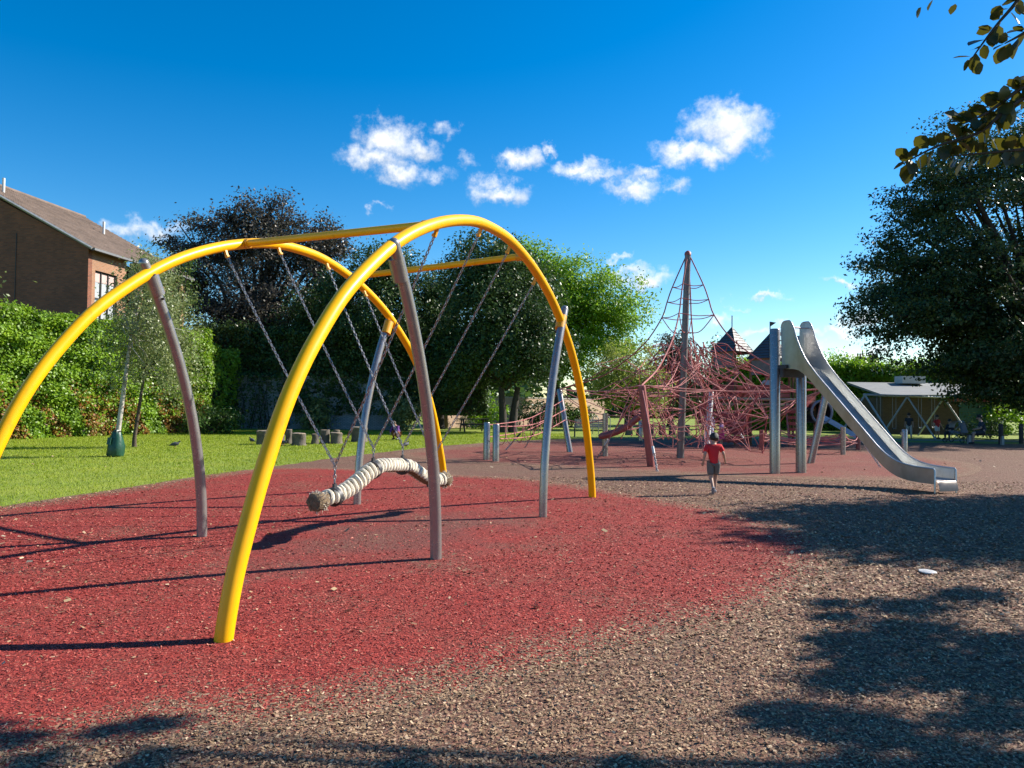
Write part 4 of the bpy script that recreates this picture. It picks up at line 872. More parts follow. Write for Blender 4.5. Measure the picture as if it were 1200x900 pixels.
# ------------------------------------------------------------------ walls and hedges
ww = thing('painted_brick_wall', 'white painted brick garden wall in deep tree shade', 'wall', (-19.5, 46, 0), R(1))
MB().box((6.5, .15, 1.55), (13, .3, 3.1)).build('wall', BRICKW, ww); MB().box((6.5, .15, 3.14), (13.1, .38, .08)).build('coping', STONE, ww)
pw = thing('garden_wall', 'pale peach brick boundary wall behind the trees in sun', 'wall', (-4.2, 50.5, 0), R(60))
MB().box((13, .15, 1.05), (26, .3, 2.1)).build('wall', BRICKP, pw); MB().box((13, .15, 2.14), (26.1, .38, .08)).build('coping', STONE, pw)
def hedge(name, label, x0, y0, x1, y1, h, th, n, size, lm, aut=0, ragged=.35, cat='hedge', zlo=0, solid=True):
    t = thing(name, label, cat, (x0, y0, 0), math.atan2(y1 - y0, x1 - x0)); Ln = math.hypot(x1 - x0, y1 - y0)
    hf = lambda u: h * (1 + .02 * np.sin(u * .9) + .015 * np.sin(u * 2.3 + 1)) 
    core = MB(); m_ = 24
    for i in range(m_):
        u = (i + .5) * Ln / m_; hh = float(hf(np.array(u))) - .25
        core.box((u, th * .62, (hh + zlo) / 2), (Ln / m_ * .98, th * .45, hh - zlo))
    if not solid:
        core = MB()
        for i in range(26):
            u = rng.uniform(0, Ln); core.tube([(u, th * .5, .0), (u + rng.normal(0, .3), th * .5, h * .5), (u + rng.normal(0, .6), th * .5, h * .95)], [.025, .02, .008], 5)
    core.build('stems', BARKD, t)  # solid: added dark inner boxes that block light; otherwise real thin stems
    nf = int(n * .72); u = rng.uniform(0, Ln, n); z = zlo + (hf(u) - zlo) * rng.uniform(0, 1, n) ** .9
    dep = .16 * th + .09 * np.sin(u * 2.1 + z * 1.7) + .09 * np.sin(u * 4.7 - z * 3.1) + .08 * np.sin(z * 6.3 + u) + rng.normal(0, .1, n)
    P = np.stack([u, dep - .05, z], 1); Nn = np.tile(np.array([0, -1, .55]), (n, 1))
    tp = np.arange(n) >= nf; P[tp, 2] = hf(u[tp]) + rng.normal(0, ragged * .35, tp.sum()) - .08; P[tp, 1] = rng.uniform(0, th, tp.sum()); Nn[tp] = (0, -.2, 1)
    en = np.arange(n) % 25 == 0; P[en, 0] = Ln + rng.normal(0, .08, en.sum()); P[en, 1] = rng.uniform(.2 * th, th, en.sum()); Nn[en] = (1, -.2, .4)
    if aut:
        pr_ = np.clip(1.25 - z / 2.1, 0, 1) * (np.sin(u * 1.3) + np.sin(u * 3.1 + z * 2) > -.35); au = (rng.uniform(0, 1, n) < pr_ * aut) & ~tp
    else: au = np.zeros(n, bool)
    V, F = leaf_quads(P[~au], Nn[~au], size, .75); np_mesh('leaves', V, F, lm, t)
    if au.any(): V, F = leaf_quads(P[au], Nn[au], size, .75); np_mesh('autumn_leaves', V, F, L_AUT, t)
    return t
hedge('creeper_hedge', 'tall green creeper covered wall with orange autumn patches below', -26.5, 15.5, -15.7, 40.2, 5.15, 1.0, 180000, .125, L_HEDGE, .75)
hedge('creeper_hedge', 'short dark creeper bank joining the green hedge to the white wall', -17.2, 40.4, -16.3, 46.0, 4.6, .9, 9000, .15, L_HEDGE, .3)
hedge('ivy_bank', 'dark ivy mass draped over the top of the white wall', -19.4, 46.4, -1.5, 46.8, 6.0, 1.1, 26000, .17, L_DARK, 0, .8, zlo=2.7)
hedge('clipped_hedge', 'bright green hedge behind the tower and slide on the right', 15.5, 54, 34, 55, 4.6, 1.6, 26000, .22, L_LIME, 0, .9)
hedge('ivy_bank', 'lower hanging ivy that covers the right part of the white wall', -13.4, 45.9, -1.5, 46.2, 4.2, .8, 15000, .17, L_DARK, 0, .8, zlo=.9)
hedge('ivy_bank', 'thin ivy strands climbing the left visible end of the white wall', -19.3, 45.75, -13.3, 45.85, 3.3, .3, 2600, .15, L_DARK, 0, .3, zlo=.1, solid=False)
def bush(x, y, r, h, n, size, lm, label, name='bush'):
    t = thing(name, label, 'bush', (x, y, 0)); P, Nn, _ = crown_pts([(0, 0, h * .45, r, r, h * .55, 1)], n, .2, 24, 1.4, .4, .2); k = P[:, 2] > .03
    V, F = leaf_quads(P[k], Nn[k], size, .6); np_mesh('foliage', V, F, lm, t)
    s = MB()
    for q in range(7): a = rng.uniform(0, 6.28); s.tube([(0, 0, 0), (math.cos(a) * r * .3, math.sin(a) * r * .3, h * .4), (math.cos(a) * r * .6, math.sin(a) * r * .6, h * .8)], [.03, .02, .008], 5)
    s.build('stems', BARK, t); return t
bush(-14.6, 37.6, 1.3, 1.3, 2600, .14, L_MID, 'low dark green bush at the right foot of the creeper hedge')
bush(-1.7, 50, 1.5, 2.4, 2600, .18, L_LIME, 'bright yellow green bush by the picnic table')
bush(-17.2, 45.3, 1.0, 2.6, 2400, .16, L_DARK, 'dark climbing shrub against the left part of the white wall')
bush(-11.6, 45.2, 1.2, 2.0, 2000, .17, L_BIR, 'pale leaved bush in front of the white wall')
bush(-6.2, 45.4, 1.5, 2.3, 2600, .17, L_BIR, 'pale glossy bush in the shade behind the stumps')
bush(1.6, 51.5, 1.5, 1.9, 2400, .17, L_DARK, 'dark rounded shrub against the pale peach wall')
bush(4.3, 55.5, 1.6, 1.8, 2400, .18, L_MID, 'green shrub at the far end of the pale peach wall')
bush(31.5, 50, 2.2, 2.6, 4000, .2, L_LIME, 'sunlit bush beyond the benches at right')
bush(36.5, 51, 2.8, 3.0, 5000, .2, L_LIME, 'large sunlit bush at the far right behind the railing')
bush(24.9, 42.0, .6, 1.1, 700, .13, L_MID, 'small leafy shrub in front of the green shutter')
bush(26.4, 42.4, .7, 1.2, 800, .13, L_MID, 'leafy shrub right of the A-frame swing leg')

# ------------------------------------------------------------------ trees
tree('copper_beech', 'large dark purple copper beech rising behind the white wall', -17.6, 53, 3.5, .45, [(0, 0, 8.5, 5.6, 5, 4.8, 5), (-4, 0, 12.2, 2.8, 2.5, 2.6, 1.3), (.3, 0, 13.3, 2.6, 2.4, 2.7, 1.6), (3.4, 0, 11.8, 2.4, 2.4, 2.8, 1.2), (-1, -1.5, 5.4, 5.5, 4, 2.8, 2.2), (-5.2, 0, 9.6, 2.2, 2, 1.4, .8), (5.0, 0, 8.6, 2.0, 2, 2.2, .9), (5.2, -.5, 12.6, 1.4, 1.2, 1.2, .35), (-2.0, 0, 14.0, 1.2, 1.2, 1.2, .3)], 84000, .21, L_COP, BARKD, clump=.42, per=60, elong=1.9, gap=.22, limbs=40, flat=.6)
tree('broadleaf_tree', 'big dense dark tree with several trunks beside the picnic table', -.3, 44, 2.6, .22, [(-.4, 0, 6.6, 3.7, 3.6, 4.3, 5), (-1.2, 0, 9.4, 2.4, 2.4, 2.2, 1.5), (1.6, -.6, 5.0, 2.2, 2.4, 2.3, 1.3), (-2.6, -.5, 4.2, 1.7, 2, 2, .8)], 56000, .19, L_DARK, BARKD, clump=.36, per=40, elong=1.25, gap=.15, stems=3)
tree('broadleaf_tree', 'dark tree with pale sunlit top left of the big dense tree', -8.4, 48, 2.4, .3, [(0, 0, 6.2, 3.7, 3.4, 4.4, 4), (.6, 0, 9.9, 2.3, 2.2, 1.9, 1.1), (-2.4, -.5, 8.2, 1.8, 2, 2.3, .9), (3, .2, 7.2, 1.8, 2, 3.0, 1)], 52000, .19, L_DARK, BARKD, clump=.38, per=40, elong=1.25, gap=.15)
tree('broadleaf_tree', 'dark low tree between the copper beech and the stumps', -12.6, 49.5, 2.2, .28, [(0, 0, 4.6, 3.0, 2.8, 3.4, 1), (-.6, 0, 7.0, 2.2, 2, 1.8, .4)], 17000, .19, L_DARK, BARKD, clump=.36, per=34, gap=.18)
tree('broadleaf_tree', 'shadowy tree filling the gap behind the snake swing chains', -4.6, 49.5, 2.2, .26, [(0, 0, 5.2, 2.6, 2.6, 4.2, 1), (.4, 0, 8.6, 2.2, 2, 2.0, .5)], 17000, .19, L_DARK, BARKD, clump=.36, per=34, gap=.18)
tree('lime_tree', 'tall fresh green tree standing in sun behind the dark trees', 3.4, 59, 3.2, .4, [(0, 0, 8.0, 4.4, 4, 5.0, 4), (-2.4, 0, 11.8, 2.7, 2.5, 2.5, 1.3), (4.0, 0, 8.4, 3.6, 3, 3.8, 2.2), (1.0, -.6, 10.6, 2.8, 2.5, 2.6, 1.2)], 56000, .23, L_LIME, BARK, clump=.5, per=44, elong=1.25, gap=.2)
tree('willow_tree', 'pale yellowish low willow tree behind the left of the net', 7.6, 50.5, 1.8, .2, [(0, 0, 3.6, 2.6, 2.4, 2.4, 1), (-1.4, 0, 3.0, 1.6, 1.6, 1.6, .4), (1.6, 0, 2.6, 1.6, 1.5, 1.5, .4)], 13000, .17, L_WILL, BARK, clump=.3, per=30, gap=.22)
tree('conifer', 'dark reddish tree behind the steel mast', 12.4, 60, 2, .25, [(0, 0, 3.8, 2.5, 2.4, 2.9, 1), (.4, 0, 5.8, 1.4, 1.4, 1.6, .35)], 9000, .22, L_COP, BARKD, clump=.36, per=30)
tree('broadleaf_tree', 'mid green tree behind the turret roofs of the tower', 17.5, 64, 2, .25, [(0, 0, 4.2, 3.2, 2.4, 2.9, 1), (-3.2, 0, 3.2, 2.2, 2, 2.2, .6)], 12000, .23, L_MID, BARK, clump=.4, per=30)
tree('broadleaf_tree', 'bright green tree above the far right hedge', 25.5, 66, 2, .25, [(0, 0, 4.4, 3.0, 2.6, 2.4, 1), (4, 0, 3.8, 3.4, 2.4, 2.2, 1)], 13000, .24, L_LIME, BARK, clump=.4, per=30)
tree('plane_tree', 'huge dark spreading tree over the benches at right', 29.0, 42, 3.6, .6, [(0, 0, 10.0, 9.4, 8.2, 6.0, 7), (-5.5, -1, 6.2, 5.2, 5.0, 2.8, 2.6), (-6.8, 0, 8.8, 4.0, 4, 3.4, 1.6), (-1, 0, 15.6, 6.0, 5, 3.0, 2.4), (-5.5, 0, 12.8, 3.0, 3, 2.2, .9), (1, -3, 4.0, 8.4, 5.5, 2.6, 4.4), (-3.5, -2, 3.4, 3.6, 3.6, 1.7, 1.1)], 165000, .205, L_BIG, BARKD, clump=.48, per=56, elong=1.5, gap=.36, limbs=90, flat=.4)
tree('birch_tree', 'slim white trunked birch tree with a green watering bag', -11.25, 21.93, 3.6, .065, [(.55, 0, 4.2, 1.0, .9, 1.5, 1.6), (.3, 0, 3.0, 1.0, .9, 1.2, 1.2), (.8, 0, 5.3, .6, .6, .8, .5), (1.2, .3, 3.2, .8, .7, 1.5, .7)], 9000, .085, L_BIR, BIRCHB, clump=.16, per=22, elong=1.5, gap=.25, limbs=26, shell=.5, flat=1.2, lean=(.35, 0), zmin=1.2)
tree('sapling_tree', 'slender brown trunked young tree just behind the birch', -12.95, 26.42, 2.6, .06, [(.8, 0, 4.3, 1.3, 1.1, 1.8, 1.2), (1.4, 0, 3.0, 1.0, .9, 1.6, .8), (.7, 0, 6.0, .8, .7, .9, .4)], 9000, .10, L_BIR, BARK, clump=.2, per=24, elong=1.5, gap=.25, limbs=20, flat=1.2, lean=(.3, 0), zmin=1.3)
tree('broadleaf_tree', 'loose pale leaved tree rising behind the hedge at the end of the brick building', -18.9, 42.6, 5.0, .16, [(0, 0, 7.2, 1.2, 1.2, 1.9, 2), (.4, 0, 9.0, .8, .8, 1.0, .6)], 2600, .15, L_MID, BARKD, clump=.3, per=24, elong=1.6, gap=.3)
bag = thing('watering_bag', 'dark green plastic watering bag wrapped round the birch trunk', 'watering bag', (-11.25, 21.9, 0))
mb = MB().tube([(0, 0, 0), (0, 0, .06), (0, 0, .3), (.02, 0, .55), (.03, 0, .72), (.03, 0, .76)], [.20, .235, .215, .16, .095, .075], 16)
mb.v = [tuple(Vector(p) + Vector((rng.normal(0, .014), rng.normal(0, .014), 0))) for p in mb.v]; mb.build('sack', BAGM, bag, True)
MB().tube([(.03, 0, .70), (.03, 0, .73)], .105, 14).build('strap', BLACKP, bag, True); MB().box((-.1, -.2, .45), (.12, .02, .2), rx=-.2, rz=-.3).build('flap', BAGM, bag)
# off-frame trees whose shade falls into the picture
tree('broadleaf_tree', 'round tree at the right beyond the slide, casting the wide shade', 17.4, 14.1, 2.6, .3, [(0, 0, 6.2, 4.4, 3.2, 3.2, 3), (1.0, .2, 8.6, 3.2, 2.4, 2.0, 1), (-1.6, -.8, 4.4, 2.7, 2.2, 1.5, .8), (2.8, 1.0, 5.6, 3.2, 3.0, 2.6, 1.2)], 60000, .23, L_DARK, BARK, clump=.36, per=50, elong=1.5, gap=.1)
tree('sapling_tree', 'thin sparse leaved tree poking in at the left frame edge', -11.6, 14.5, 3.0, .07, [(.9, 0, 3.8, .9, .9, .5, .6), (1.6, 0, 3.5, .5, .5, .5, .5), (0, 0, 4.6, .9, .9, 1.0, 1)], 420, .10, L_BIR, BARKD, clump=.2, per=8, elong=1.6, gap=.2, limbs=18, zmin=2.5)
nb_ = thing('beech_tree', 'beech tree whose leafy twigs hang in at the top right corner', 'tree', (8.6, 5.6, 0))
OB = Vector((8.6, 5.6, 0)); tk = MB(); tk.tube([(0, 0, -.05), (.05, 0, .6), (0, .05, 2.5), (-.1, 0, 4.6), (-.1, .1, 6.5)], [.36, .28, .25, .2, .1], 14)
blobs = [(2.0, 4.55, .28, 3.6), (2.5, 5.05, .4, 3.9), (2.9, 5.6, .32, 4.1), (2.3, 5.3, .22, 3.7), (2.75, 4.6, .34, 3.8), (3.1, 4.9, .4, 4.4), (2.45, 4.0, .22, 4.1), (3.2, 6.2, .3, 4.6), (3.9, 6.6, .3, 4.3), (1.45, 4.0, .24, 4.2), (1.75, 3.85, .26, 4.5), (3.0, 4.2, .36, 4.2), (2.0, 3.6, .2, 4.4), (1.55, 3.4, .22, 4.7), (2.6, 6.3, .16, 4.4), (2.45, 5.9, .14, 4.2), (3.4, 5.3, .25, 4.0), (2.2, 4.9, .14, 4.3),
         (-1.75, 3.82, .11, 5.4), (-1.95, 3.74, .09, 5.3), (-2.35, 3.62, .14, 5.5), (-2.6, 3.75, .10, 5.6), (-1.6, 3.42, .12, 5.5), (-2.1, 3.4, .12, 5.4), (-.5, 3.42, .10, 5.2), (.5, 3.45, .09, 4.8)]
Ps = []
for (x, y, r, z) in blobs:
    c = Vector((x + 1.342 * z, y + .488 * z, z)) - OB; nl = int(50 + 620 * r * r / .09)
    q = rng.normal(0, 1, (min(nl, 1000), 3)) * r * np.array([.44, .44, .36]); Ps.append(np.array(c) + q)
    st = Vector((-.1, 0, min(5.8, max(2.4, z - 1.0)))); mid = st.lerp(c, .5) + Vector((0, 0, .25)); tk.tube(crv([tuple(st), tuple(mid), tuple(c)], 7), list(np.linspace(.05, .008, 7)), 5)
Ps = np.concatenate(Ps); V, F = leaf_quads(Ps, np.tile(np.array([0, 0, 1.]), (len(Ps), 1)), .085, .65); np_mesh('crown', V, F, L_NEAR, nb_)
brs = [[(7.9, 5.4, 3.3), (5.2, 4.6, 3.75), (3.3, 4.1, 3.48), (2.68, 4.0, 3.24), (2.45, 4.0, 3.06), (2.22, 4.0, 2.98), (2.05, 4.0, 2.89)],
       [(7.9, 5.4, 3.5), (5.2, 4.4, 4.3), (3.2, 4.0, 4.1), (2.76, 4.0, 3.86), (2.6, 4.0, 3.70), (2.5, 4.0, 3.58), (2.40, 4.0, 3.44)],
       [(5.2, 4.6, 3.75), (3.6, 4.2, 3.25), (2.9, 4.05, 3.02), (2.6, 4.0, 2.96), (2.3, 4.0, 2.93)],
       [(3.2, 4.0, 4.1), (2.85, 4.0, 3.72), (2.7, 4.0, 3.60), (2.58, 4.0, 3.53)],
       [(3.3, 4.1, 3.48), (2.9, 4.0, 3.38), (2.68, 4.0, 3.30), (2.50, 4.0, 3.17), (2.36, 4.0, 3.10)]]
for b in brs: tk.tube([tuple(Vector(p) - OB) for p in crv(b, 26)], list(np.linspace(.02, .003, 26)), 6)
tk.build('trunk', BARKD, nb_, True)
lv = [(0, 0, 0), (.25, .3, .06), (.6, .36, .08), (.85, .2, .04), (1, 0, -.02), (.85, -.2, .04), (.6, -.36, .08), (.25, -.3, .06), (.3, 0, -.0), (.65, 0, .0)]
lme = bpy.data.meshes.new('leaf'); lme.from_pydata([(x, y, z) for x, y, z in lv], [], [(0, 8, 1), (1, 8, 9, 2), (2, 9, 3), (3, 9, 4), (0, 7, 8), (7, 6, 9, 8), (6, 5, 9), (5, 4, 9)]); lme.materials.append(L_NEAR); lme.shade_smooth()
def add_leaf(p, d, s, tw_):
    o = bpy.data.objects.new('leaf', lme); C.objects.link(o); o.parent = nb_
    q = Vector(d).to_track_quat('X', 'Z'); o.rotation_mode = 'QUATERNION'; o.rotation_quaternion = q @ Vector((1, 0, 0)).to_track_quat('X', 'Z') @ __import__('mathutils').Quaternion((1, 0, 0), tw_); o.location = Vector(p) - OB; o.scale = (s, s, s)
LB = [(brs[0], 40, .35, 1.0), (brs[1], 20, .55, 1.0), (brs[2], 40, .3, 1.0), (brs[3], 10, .5, 1), (brs[4], 40, .3, 1)]
for b, nl, f0, f1 in LB:
    cp = crv(b, 60)
    for k in range(nl):
        i = int((f0 + (f1 - f0) * (k + .5 + random.uniform(-.4, .4)) / nl) * 59); i = max(0, min(58, i)); p = Vector(cp[i]); t = (Vector(cp[i + 1]) - Vector(cp[max(0, i - 1)])).normalized()
        sdv = t.cross(Vector((0, 1, 0))).normalized() * (1 if k % 2 else -1)
        d = (t * .55 + sdv * random.uniform(.35, .95) + Vector((0, random.uniform(-.6, .6), random.uniform(-.35, .15)))).normalized()
        add_leaf(p + d * .012, d, random.uniform(.065, .115), random.uniform(-1.2, 1.2))
    add_leaf(cp[-1], (Vector(cp[-1]) - Vector(cp[-3])).normalized(), .07, random.uniform(-.8, .8))
for p in ((2.14, 4, 3.72), (2.32, 4, 3.74), (2.2, 4.0, 3.76)): add_leaf(p, (-.3, .1, -.8), .06, random.uniform(-1, 1))

# far woodland closing the horizon
Pf = []
for k in range(110):
    ax = rng.uniform(-75, 95); ay = 95 + rng.uniform(0, 25) + abs(ax) * .1; h = rng.uniform(4, 7.5) if ax > -10 else rng.uniform(6, 9)
    q = unit(rng.normal(0, 1, (420, 3))) * (rng.uniform(.3, 1, (420, 1)) ** .4) * np.array([4.6, 3, h * .55]) + np.array([ax, ay, h * .5]); Pf.append(q)
Pf = np.concatenate(Pf); Pf = Pf[Pf[:, 2] > 0]; V, F = leaf_quads(Pf, np.tile(np.array([0, -.3, .8]), (len(Pf), 1)), .95, .7); tag(np_mesh('far_woodland', V, F, L_MID, None, 'stuff'), 'distant belt of green trees closing the horizon')

# ------------------------------------------------------------------ people
def skin(name, V, E, Rr, m, parent, root=0, sub=2):
    me = bpy.data.meshes.new(name); me.from_pydata([tuple(v) for v in V], E, []); o = bpy.data.objects.new(name, me); C.objects.link(o)
    md = o.modifiers.new('s', 'SKIN'); md.use_smooth_shade = True
    for i, r in enumerate(Rr):
        sv = me.skin_vertices[0].data[i]; sv.radius = (r, r) if not isinstance(r, tuple) else r; sv.use_root = (i == root)
    sb_ = o.modifiers.new('u', 'SUBSURF'); sb_.levels = sub; sb_.render_levels = sub
    dg = bpy.context.evaluated_depsgraph_get(); nm = bpy.data.meshes.new_from_object(o.evaluated_get(dg)); nm.name = name
    o.modifiers.clear(); o.data = nm; bpy.data.meshes.remove(me); nm.materials.clear(); nm.materials.append(m); nm.shade_smooth(); o.parent = parent; return o
SKIN = mat('skin', (.42, .24, .17), .6, 0, .06, 5); SKIND = mat('brown_skin', (.22, .115, .075), .6, 0, .06, 5)
HAIR = mat('black_hair', (.018, .014, .012), .6, 0, .3, 40, .5, 90); HAIRB = mat('brown_hair', (.06, .035, .02), .6, 0, .3, 40, .5, 90)
def cloth(nm, c): return mat(nm, c, .85, 0, .1, 8, .25, 25)
def person(label, loc, yaw, h, J, top, bottom, skinm=SKIN, hair=HAIR, shoes=None, leg='short', sleeve='short', dress=None, fat=1.0, child=False, hairlen=0):
    t = thing('person', label, 'person', loc, yaw)
    g = lambda k: Vector(J[k]) * h
    hr = .066 if child else .06
    names = ['pelvis', 'spine', 'chest', 'neck', 'skull', 'crown', 'shL', 'elL', 'wrL', 'haL', 'shR', 'elR', 'wrR', 'haR', 'hipL', 'knL', 'anL', 'toL', 'hipR', 'knR', 'anR', 'toR']
    rad = [.062, .058, .066, .028, hr, hr * .75, .032, .026, .017, .018, .032, .026, .017, .018, .052, .036, .021, .018, .052, .036, .021, .018]
    E = [(0, 1), (1, 2), (2, 3), (3, 4), (4, 5), (2, 6), (6, 7), (7, 8), (8, 9), (2, 10), (10, 11), (11, 12), (12, 13), (0, 14), (14, 15), (15, 16), (16, 17), (0, 18), (18, 19), (19, 20), (20, 21)]
    V = [g(k) for k in names]; rr = [r * h * fat * (1.0) for r in rad]
    body = skin('body', V, E, rr, skinm, t)
    # nose, ears and fingers grow out of the same mesh
    hc = g('skull').lerp(g('crown'), .35); f = Vector(J.get('look', (0, 1, 0))).normalized(); rgt = f.cross(Vector((0, 0, 1))).normalized()
    ex = MB(); ex.ball(hc + f * hr * h * 1.0 - Vector((0, 0, .02 * h)), .012 * h, 8, 6, (1, 1, 1.4))
    for s in (-1, 1): ex.ball(hc + rgt * s * hr * h * .98 - Vector((0, 0, .012 * h)), .017 * h, 8, 6, (.6, .8, 1.2))
    for sfx in 'LR':
        hand = g('ha' + sfx); d = (hand - g('wr' + sfx)).normalized(); sd2 = d.cross(f).normalized() if abs(d.dot(f)) < .95 else rgt; nrm2 = d.cross(sd2)
        for q, (o_, ln) in enumerate(((-.011, .032), (-.004, .038), (.004, .035), (.011, .027))):
            p = hand + sd2 * o_ * h + d * .006 * h; ex.tube([p, p + d * ln * .55 * h + nrm2 * .002 * h, p + d * ln * h + nrm2 * .009 * h], [.0052 * h, .0048 * h, .0035 * h], 6)
        p = hand - sd2 * .015 * h - d * .008 * h; ex.tube([p, p - sd2 * .010 * h + d * .014 * h, p - sd2 * .011 * h + d * .027 * h + nrm2 * .006 * h], [.006 * h, .0052 * h, .004 * h], 6)
    bm = bmesh.new(); bm.from_mesh(body.data); vv = [bm.verts.new(p) for p in ex.v]
    for q in ex.f:
        try: fc = bm.faces.new([vv[i] for i in q]); fc.smooth = True
        except ValueError: pass
    bm.to_mesh(body.data); bm.free()
    ey = MB(); 
    for s in (-1, 1): ey.ball(hc + f * hr * h * .93 + rgt * s * .022 * h + Vector((0, 0, .006 * h)), .008 * h, 8, 6)
    ey.build('eyes', BLACKP, t, True)
    MB().tube([hc + f * hr * h * .97 - Vector((0, 0, .04 * h)) - rgt * .016 * h, hc + f * hr * h * 1.0 - Vector((0, 0, .042 * h)), hc + f * hr * h * .97 - Vector((0, 0, .04 * h)) + rgt * .016 * h], .004 * h, 5).build('mouth', REDP, t, True)
    # hair cap: back and top of the head
    hm_ = MB().ball((0, 0, 0), hr * h * 1.14, 18, 12, (1, 1.05, 1.12)); keep = []
    hv = []
    for p in hm_.v:
        p = Vector(p); face = p.dot(f); 
        if face > hr * h * .35 and p.z < hr * h * .45: p = p * .78
        if p.z < -hr * h * (.55 + hairlen): p = p * .8
        hv.append(tuple(p + hc - f * .008 * h + Vector((0, 0, .008 * h)) + Vector(rng.normal(0, .0035 * h, 3))))
    hm_.v = hv; hm_.build('hair', hair, t, True)
    # clothes
    tv = [g('pelvis') - Vector((0, 0, .0 if J.get('sit') else .075 * h)), g('spine'), g('chest'), g('chest').lerp(g('neck'), .62)]; te = [(0, 1), (1, 2), (2, 3)]; trd = [.088 * h * fat, .082 * h * fat, .084 * h * fat, .045 * h]
    for s in 'LR':
        sh_, el_, wr_ = g('sh' + s), g('el' + s), g('wr' + s); i = len(tv)
        if sleeve == 'short': tv += [sh_, sh_.lerp(el_, .8)]; trd += [.046 * h, .044 * h]; te += [(2, i), (i, i + 1)]
        else: tv += [sh_, el_, el_.lerp(wr_, .9)]; trd += [.045 * h, .036 * h, .028 * h]; te += [(2, i), (i, i + 1), (i + 1, i + 2)]
    skin('shirt', tv, te, trd, top, t)
    if dress:
        p = g('pelvis'); kk = (g('knL') + g('knR')) / 2; aa = (g('anL') + g('anR')) / 2
        MB().tube([g('spine'), p, kk.lerp(p, .3), kk, kk.lerp(aa, dress)], [.078 * h, .098 * h, .115 * h, .125 * h, .14 * h], 16).build('skirt', bottom, t, True)
    else:
        bv = [g('pelvis') + Vector((0, 0, .035 * h))]; be = []; br_ = [.077 * h * fat]
        for s in 'LR':
            i = len(bv); hp_, kn_, an_ = g('hip' + s), g('kn' + s), g('an' + s)
            if leg == 'short': bv += [hp_, hp_.lerp(kn_, .9)]; br_ += [.064 * h * fat, .058 * h * fat]; be += [(0, i), (i, i + 1)]
            else: bv += [hp_, kn_, kn_.lerp(an_, .92)]; br_ += [.062 * h * fat, .046 * h, .034 * h]; be += [(0, i), (i, i + 1), (i + 1, i + 2)]
        skin('trousers' if leg != 'short' else 'shorts', bv, be, br_, bottom, t)
    for s in 'LR':
        a, o_ = g('an' + s), g('to' + s); d = (o_ - a); hl = a - d * .35
        MB().tube([hl, a + d * .1 - Vector((0, 0, .006 * h)), a.lerp(o_, .65), o_, o_ + d * .18], [.020 * h, .030 * h, .027 * h, .022 * h, .012 * h], 10).build('shoe', shoes or BLACKP, t, True)
        sl_ = MB().tube([hl - Vector((0, 0, .022 * h)), a.lerp(o_, .5) - Vector((0, 0, .022 * h)), o_ + d * .15 - Vector((0, 0, .014 * h))], [.016 * h, .024 * h, .016 * h], 8, sy=.45)
    return t
def stand(dx=.07, arm=.1, bend=0, swing=0):
    return {'pelvis': (0, 0, .53), 'spine': (0, .01 + bend * .2, .63), 'chest': (0, bend * .5 + .01, .745), 'neck': (0, bend * .8, .83), 'skull': (0, bend + .01, .895), 'crown': (0, bend + .005, .945),
            'shL': (-.105, bend * .6, .775), 'elL': (-.13 - arm * .3, -.02 + swing, .635), 'wrL': (-.14 - arm * .5, .04 + swing * 1.6, .51), 'haL': (-.145 - arm * .5, .06 + swing * 1.7, .475),
            'shR': (.105, bend * .6, .775), 'elR': (.13 + arm * .3, -.02 - swing, .635), 'wrR': (.14 + arm * .5, .04 - swing * 1.6, .51), 'haR': (.145 + arm * .5, .06 - swing * 1.7, .475),
            'hipL': (-.055, 0, .49), 'knL': (-dx, .02, .28), 'anL': (-dx, -.01, .042), 'toL': (-dx - .01, .085, .022), 'hipR': (.055, 0, .49), 'knR': (dx, .02, .28), 'anR': (dx, -.01, .042), 'toR': (dx + .01, .085, .022)}
boyJ = stand()
boyJ.update({'chest': (.005, .035, .745), 'neck': (.01, .05, .825), 'skull': (.02, .07, .89), 'crown': (.022, .068, .935), 'spine': (0, .015, .63),
             'shL': (-.105, .02, .775), 'elL': (-.145, -.05, .65), 'wrL': (-.165, -.01, .525), 'haL': (-.168, .01, .49),
             'shR': (.11, .035, .775), 'elR': (.155, -.01, .66), 'wrR': (.19, .06, .555), 'haR': (.198, .085, .522),
             'knR': (.045, .09, .285), 'anR': (.03, .07, .055), 'toR': (.05, .16, .03), 'knL': (-.045, .0, .275), 'anL': (-.025, -.155, .105), 'toL': (-.03, -.115, .025)})
navy = mat('navy_canvas', (.04, .05, .09), .7, 0, .2, 20, col2=(.4, .4, .42))
person('small boy in red t-shirt and grey shorts running towards the net', (3.67, 13.96, .01), R(-6), 1.12, boyJ, cloth('red_cotton', (.66, .02, .025)), cloth('grey_cotton', (.13, .125, .12)), SKIN, HAIR, navy, child=True)
person('adult in long pale lavender dress standing beneath the net', (7.55, 29.3, .01), R(40), 1.56, stand(bend=.06), cloth('lavender_cotton', (.34, .33, .44)), cloth('lavender_skirt', (.40, .40, .48)), SKIN, HAIRB, sleeve='long', dress=.75)
person('small child in purple top and magenta skirt behind the net', (8.25, 30.2, .01), R(60), 1.15, stand(), cloth('lilac_cotton', (.33, .20, .38)), cloth('magenta_cotton', (.45, .03, .16)), SKIN, HAIRB, child=True, dress=.05)
person('teenager in dark top and pale trousers beside the A-frame swing', (21.2, 41.0, .01), R(150), 1.36, stand(arm=.0), cloth('black_cotton', (.03, .03, .035)), cloth('cream_cotton', (.40, .38, .35)), SKIN, HAIR, leg='long')
person('child in red shirt and white shorts by the A-frame swing', (22.75, 41.1, .01), R(200), 1.27, stand(arm=.2), cloth('scarlet_cotton', (.50, .03, .03)), cloth('white_cotton', (.6, .6, .6)), SKIN, HAIR, child=True)
